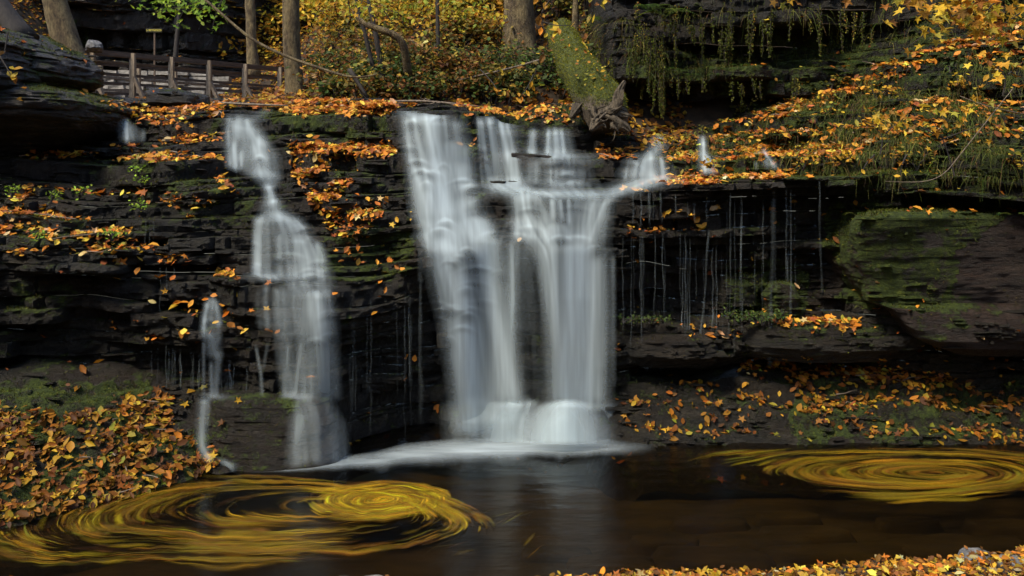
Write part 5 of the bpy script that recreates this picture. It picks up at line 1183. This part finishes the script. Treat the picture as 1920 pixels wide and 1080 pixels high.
def leafy_branch(name, twigs, leaves, pal, size, label, maple, normal=(0, -.8, .6), cat='branch', hang=(0, -.2, -1)):
    """twigs: lists of (px,py,Y); leaves: (px,py,Y) positions, every leaf a part"""
    base = W(*twigs[0][0]); e = tag(empty(name, base), label, cat)
    for tw in twigs:
        q = np.array([W(*p) for p in tw]); v, f = tube(q, np.linspace(.012, .004, len(q)), 5, 0, sub=3); mk('twig', v, f, M['bark_dark'], e)
    col = colors(pal, len(leaves), .2)
    for i, p in enumerate(leaves):
        P = np.array([W(*p)]); v, t, c = leaf_mesh(P, np.array([normal], float), size * random.uniform(.75, 1.2), pal, .45, maple, col[i:i+1], hang=np.array(hang, float)); mk('leaf', v, t, M['foliage'], e, {'col': c}, local=tuple(P[0]))
    return e
# golden maple branch in the top corner
L = [(random.gauss(1830, 75), random.gauss(20, 30), random.uniform(8.6, 9.4)) for _ in range(230)]
L = [p for p in L if p[1] < 95 - abs(p[0] - 1840) * .25]
L += [(1755,78,9),(1700,95,9),(1725,88,9),(1770,60,9)]
leafy_branch('maple_branch', [[(1960,-60,8.8),(1880,-10,8.9),(1800,20,9),(1740,60,9.1),(1700,90,9.1)], [(1880,-10,8.9),(1840,30,9),(1800,60,9)], [(1960,0,8.9),(1900,30,9),(1850,70,9)], [(1850,-20,9),(1760,-5,9),(1690,0,9)]], L, 'yellow', .155, 'golden maple branch hanging into the top corner', 1.0)
leafy_branch('maple_branch', [[(1530,-60,10.5),(1500,-10,10.5),(1470,8,10.5)], [(1700,-60,10.5),(1690,-5,10.5),(1720,10,10.5)]], [(1450,4,10.5),(1465,10,10.5),(1480,2,10.5),(1690,5,10.5),(1705,0,10.5),(1722,8,10.5),(1495,6,10.5),(1680,0,10.5)], 'yellow', .15, 'few yellow leaves dangling from above the dark overhang', 1.0)
leafy_branch('maple_sapling', [[(1790,330,11.6),(1770,260,11.7),(1740,210,11.8)], [(1770,260,11.7),(1700,225,11.8)], [(1770,260,11.7),(1850,230,11.8)]], [(random.gauss(1775, 55), random.gauss(222, 16), 11.6 + random.uniform(-.2, .2)) for _ in range(36)] + [(1737,232,11.5)], 'yellow', .15, 'small yellow maple sapling on the slope above the mossy ledge', .8)
leafy_branch('maple_sapling', [[(1650,290,12),(1660,250,12.1),(1620,225,12.2)], [(1660,250,12.1),(1700,215,12.2)]], [(random.gauss(1665, 35), random.gauss(228, 12), 12 + random.uniform(-.2, .2)) for _ in range(28)], 'yellow', .15, 'yellow maple seedling in the middle of the grassy slope', .8)
leafy_branch('maple_sapling', [[(1880,180,11),(1890,140,11),(1860,120,11)], [(1890,140,11),(1920,115,11)]], [(random.gauss(1885, 30), random.gauss(128, 16), 11 + random.uniform(-.2, .2)) for _ in range(24)], 'yellow', .15, 'yellow seedling at the frame edge beneath the golden maple branch', .8)
leafy_branch('drooping_twig', [[(1640,290,11.8),(1620,310,11.7),(1615,330,11.6)], [(1700,290,11.6),(1690,310,11.5),(1688,332,11.5)]], [(1618,322,11.6),(1612,305,11.7),(1630,300,11.7),(1688,305,11.5),(1695,322,11.5),(1682,330,11.5),(1740,278,11.5),(1752,285,11.5),(1856,265,11.3)], 'yellow', .11, 'drooping twig with a few yellow leaves under the grassy slope', .6)
# beech twigs over the mossy log
BL = [(1016,62,13.4),(1024,72,13.4),(1034,60,13.4),(1022,80,13.4),(1034,78,13.4),(1046,64,13.4),(1052,74,13.4),(1040,70,13.4),(1030,98,13.4),(1018,92,13.4),(1014,104,13.4),(1048,58,13.4),(1042,48,13.4),(1075,48,13.4),(1083,50,13.4),(1044,42,13.5),(1022,10,13.5),(1012,20,13.5),(1020,30,13.5),(1010,36,13.5),(1118,10,13.3),(1128,16,13.3),(1110,6,13.3),(1104,38,13.3),(1112,34,13.3),(1138,4,13.3),(1142,2,13.3),(1008,2,13.5),(1126,6,13.3)]
leafy_branch('beech_branch', [[(1060,-60,13.6),(1040,-10,13.5),(1015,20,13.5),(1012,40,13.5),(1030,70,13.4),(1025,100,13.4)], [(1015,40,13.5),(1045,50,13.4),(1080,46,13.4)], [(1130,-50,13.3),(1120,0,13.3),(1105,35,13.3)]], [(a + random.gauss(0, 3), b + random.gauss(0, 3), c) for a, b, c in BL], 'yellow', .15, 'beech twigs with hanging yellow leaves above the mossy log', 0.0)
leafy_branch('beech_branch', [[(900,130,14.2),(930,160,14),(935,180,13.9)], [(1000,140,14),(990,165,13.9),(972,185,13.8)]], [(random.gauss(935, 8), random.gauss(172, 6), 13.9) for _ in range(8)] + [(random.gauss(975, 8), random.gauss(185, 6), 13.8) for _ in range(6)] + [(996,158,13.9),(1000,165,13.9),(990,175,13.9)], 'yellow', .12, 'yellow leaved twigs dangling above the upper chute', 0.0)
# green maple branch over the bridge
L = [(random.uniform(245, 425), random.uniform(-15, 45), random.uniform(14.5, 15.6)) for _ in range(230)]
L = [p for p in L if p[1] < 12 + 26 * abs(math.sin(p[0] * .035)) + (14 if p[0] > 320 else 0)] + [(330,50,15),(345,48,15),(352,52,15),(390,55,15),(398,60,15),(405,52,15),(412,46,15),(380,44,15)]
leafy_branch('green_branch', [[(500,-70,15),(420,-10,15),(350,10,15),(280,25,15),(255,35,15)], [(420,-10,15),(400,40,15),(398,58,15)], [(350,10,15),(330,50,15)], [(380,-40,15),(300,-10,15),(250,5,15)]], L, 'green', .13, 'bright green leafy branch hanging over the dark back cliff', .7, normal=(0, -.5, .85))
leafy_branch('overhead_branch', [[(600,-70,14.2),(650,-10,14.3),(720,20,14.3),(780,30,14.3)], [(650,-10,14.3),(660,30,14.4),(650,50,14.4)], [(720,20,14.3),(740,50,14.3)]], [(random.gauss(700, 60), random.gauss(14, 22), 14.3 + random.uniform(-.5, .5)) for _ in range(150)], 'canopy', .12, 'overhead branch with yellow-green leaves above the elbow shaped branch', .4)
leafy_branch('overhead_branch', [[(800,-70,14.8),(850,-10,14.8),(900,20,14.8)], [(850,-10,14.8),(830,20,14.8)]], [(random.gauss(860, 45), random.gauss(10, 20), 14.8 + random.uniform(-.4, .4)) for _ in range(90)], 'canopy', .11, 'overhead branch with golden leaves next to the thick mottled trunk', .2)
leafy_branch('leafy_twig', [[(-10,90,10.6),(15,130,10.5),(25,150,10.5)], [(15,60,10.6),(8,100,10.5)]], [(22,128,10.5),(28,140,10.5),(30,150,10.5),(18,138,10.5),(25,146,10.5),(5,100,10.5),(33,128,10.5)], 'yellow', .12, 'bare reddish twig with hanging yellow leaves before the outcrop', 0.0)

# ------------------------------------------------------------------ single leaves that stand out on bare rock and water
def loose(pts, label, group, size=.13, pal='litter'):
    col = colors(pal, len(pts), .2)
    for i, (px, py) in enumerate(pts):
        b = np.array([W(px, py, float(Tdepth(px, py)) - .14)])
        v, t, c = leaf_mesh(b, np.array([[0, -.6, .75]]), size * random.uniform(.8, 1.2), pal, .3, .3, np.maximum(col[i:i+1], (.3, .12, .02)))
        o = mk('fallen_leaf', v, t, M['leaf'], None, {'col': c}, local=tuple(b[0])); tag(o, label, 'leaf', group)
loose([(400,553),(385,562),(448,550),(437,565),(500,578),(415,572),(425,590),(440,583),(470,582),(505,530),(450,616),(458,620),(434,612)], 'orange leaf stuck to the wet rock beside the hooded spout', 'leaves around the hooded spout')
loose([(332,568),(345,566),(358,570),(325,576)], 'pale leaf on the dark ledge over the small leafy shelf', 'pale leaves over the small leafy shelf')
loose([(504,620),(520,622),(443,650),(636,595),(628,550),(583,708)], 'single leaf caught at the edge of the stepped cascade', 'leaves caught in the stepped cascade')
loose([(660,395),(690,375),(712,372),(708,382),(650,468),(672,466),(640,490),(630,470),(755,505),(745,500),(722,545),(702,588),(735,420),(745,412)], 'yellow leaf on the mossy wall between cascade and plunge', 'leaves on the mossy wall')
loose([(325,492),(258,508),(324,522),(253,600),(285,565)], 'small leaf on the dark layered wall', 'leaves on the dark wall')
loose([(890,262),(862,270),(974,448),(1345,388),(1338,390)], 'orange leaf clinging among the falling water', 'leaves clinging beside the falls')
loose([(1522,625),(1600,612),(1482,638),(1685,568),(1570,620),(1260,626),(1330,628),(1350,626)], 'small leaf on the low dark rock', 'leaves on the low dark rock')
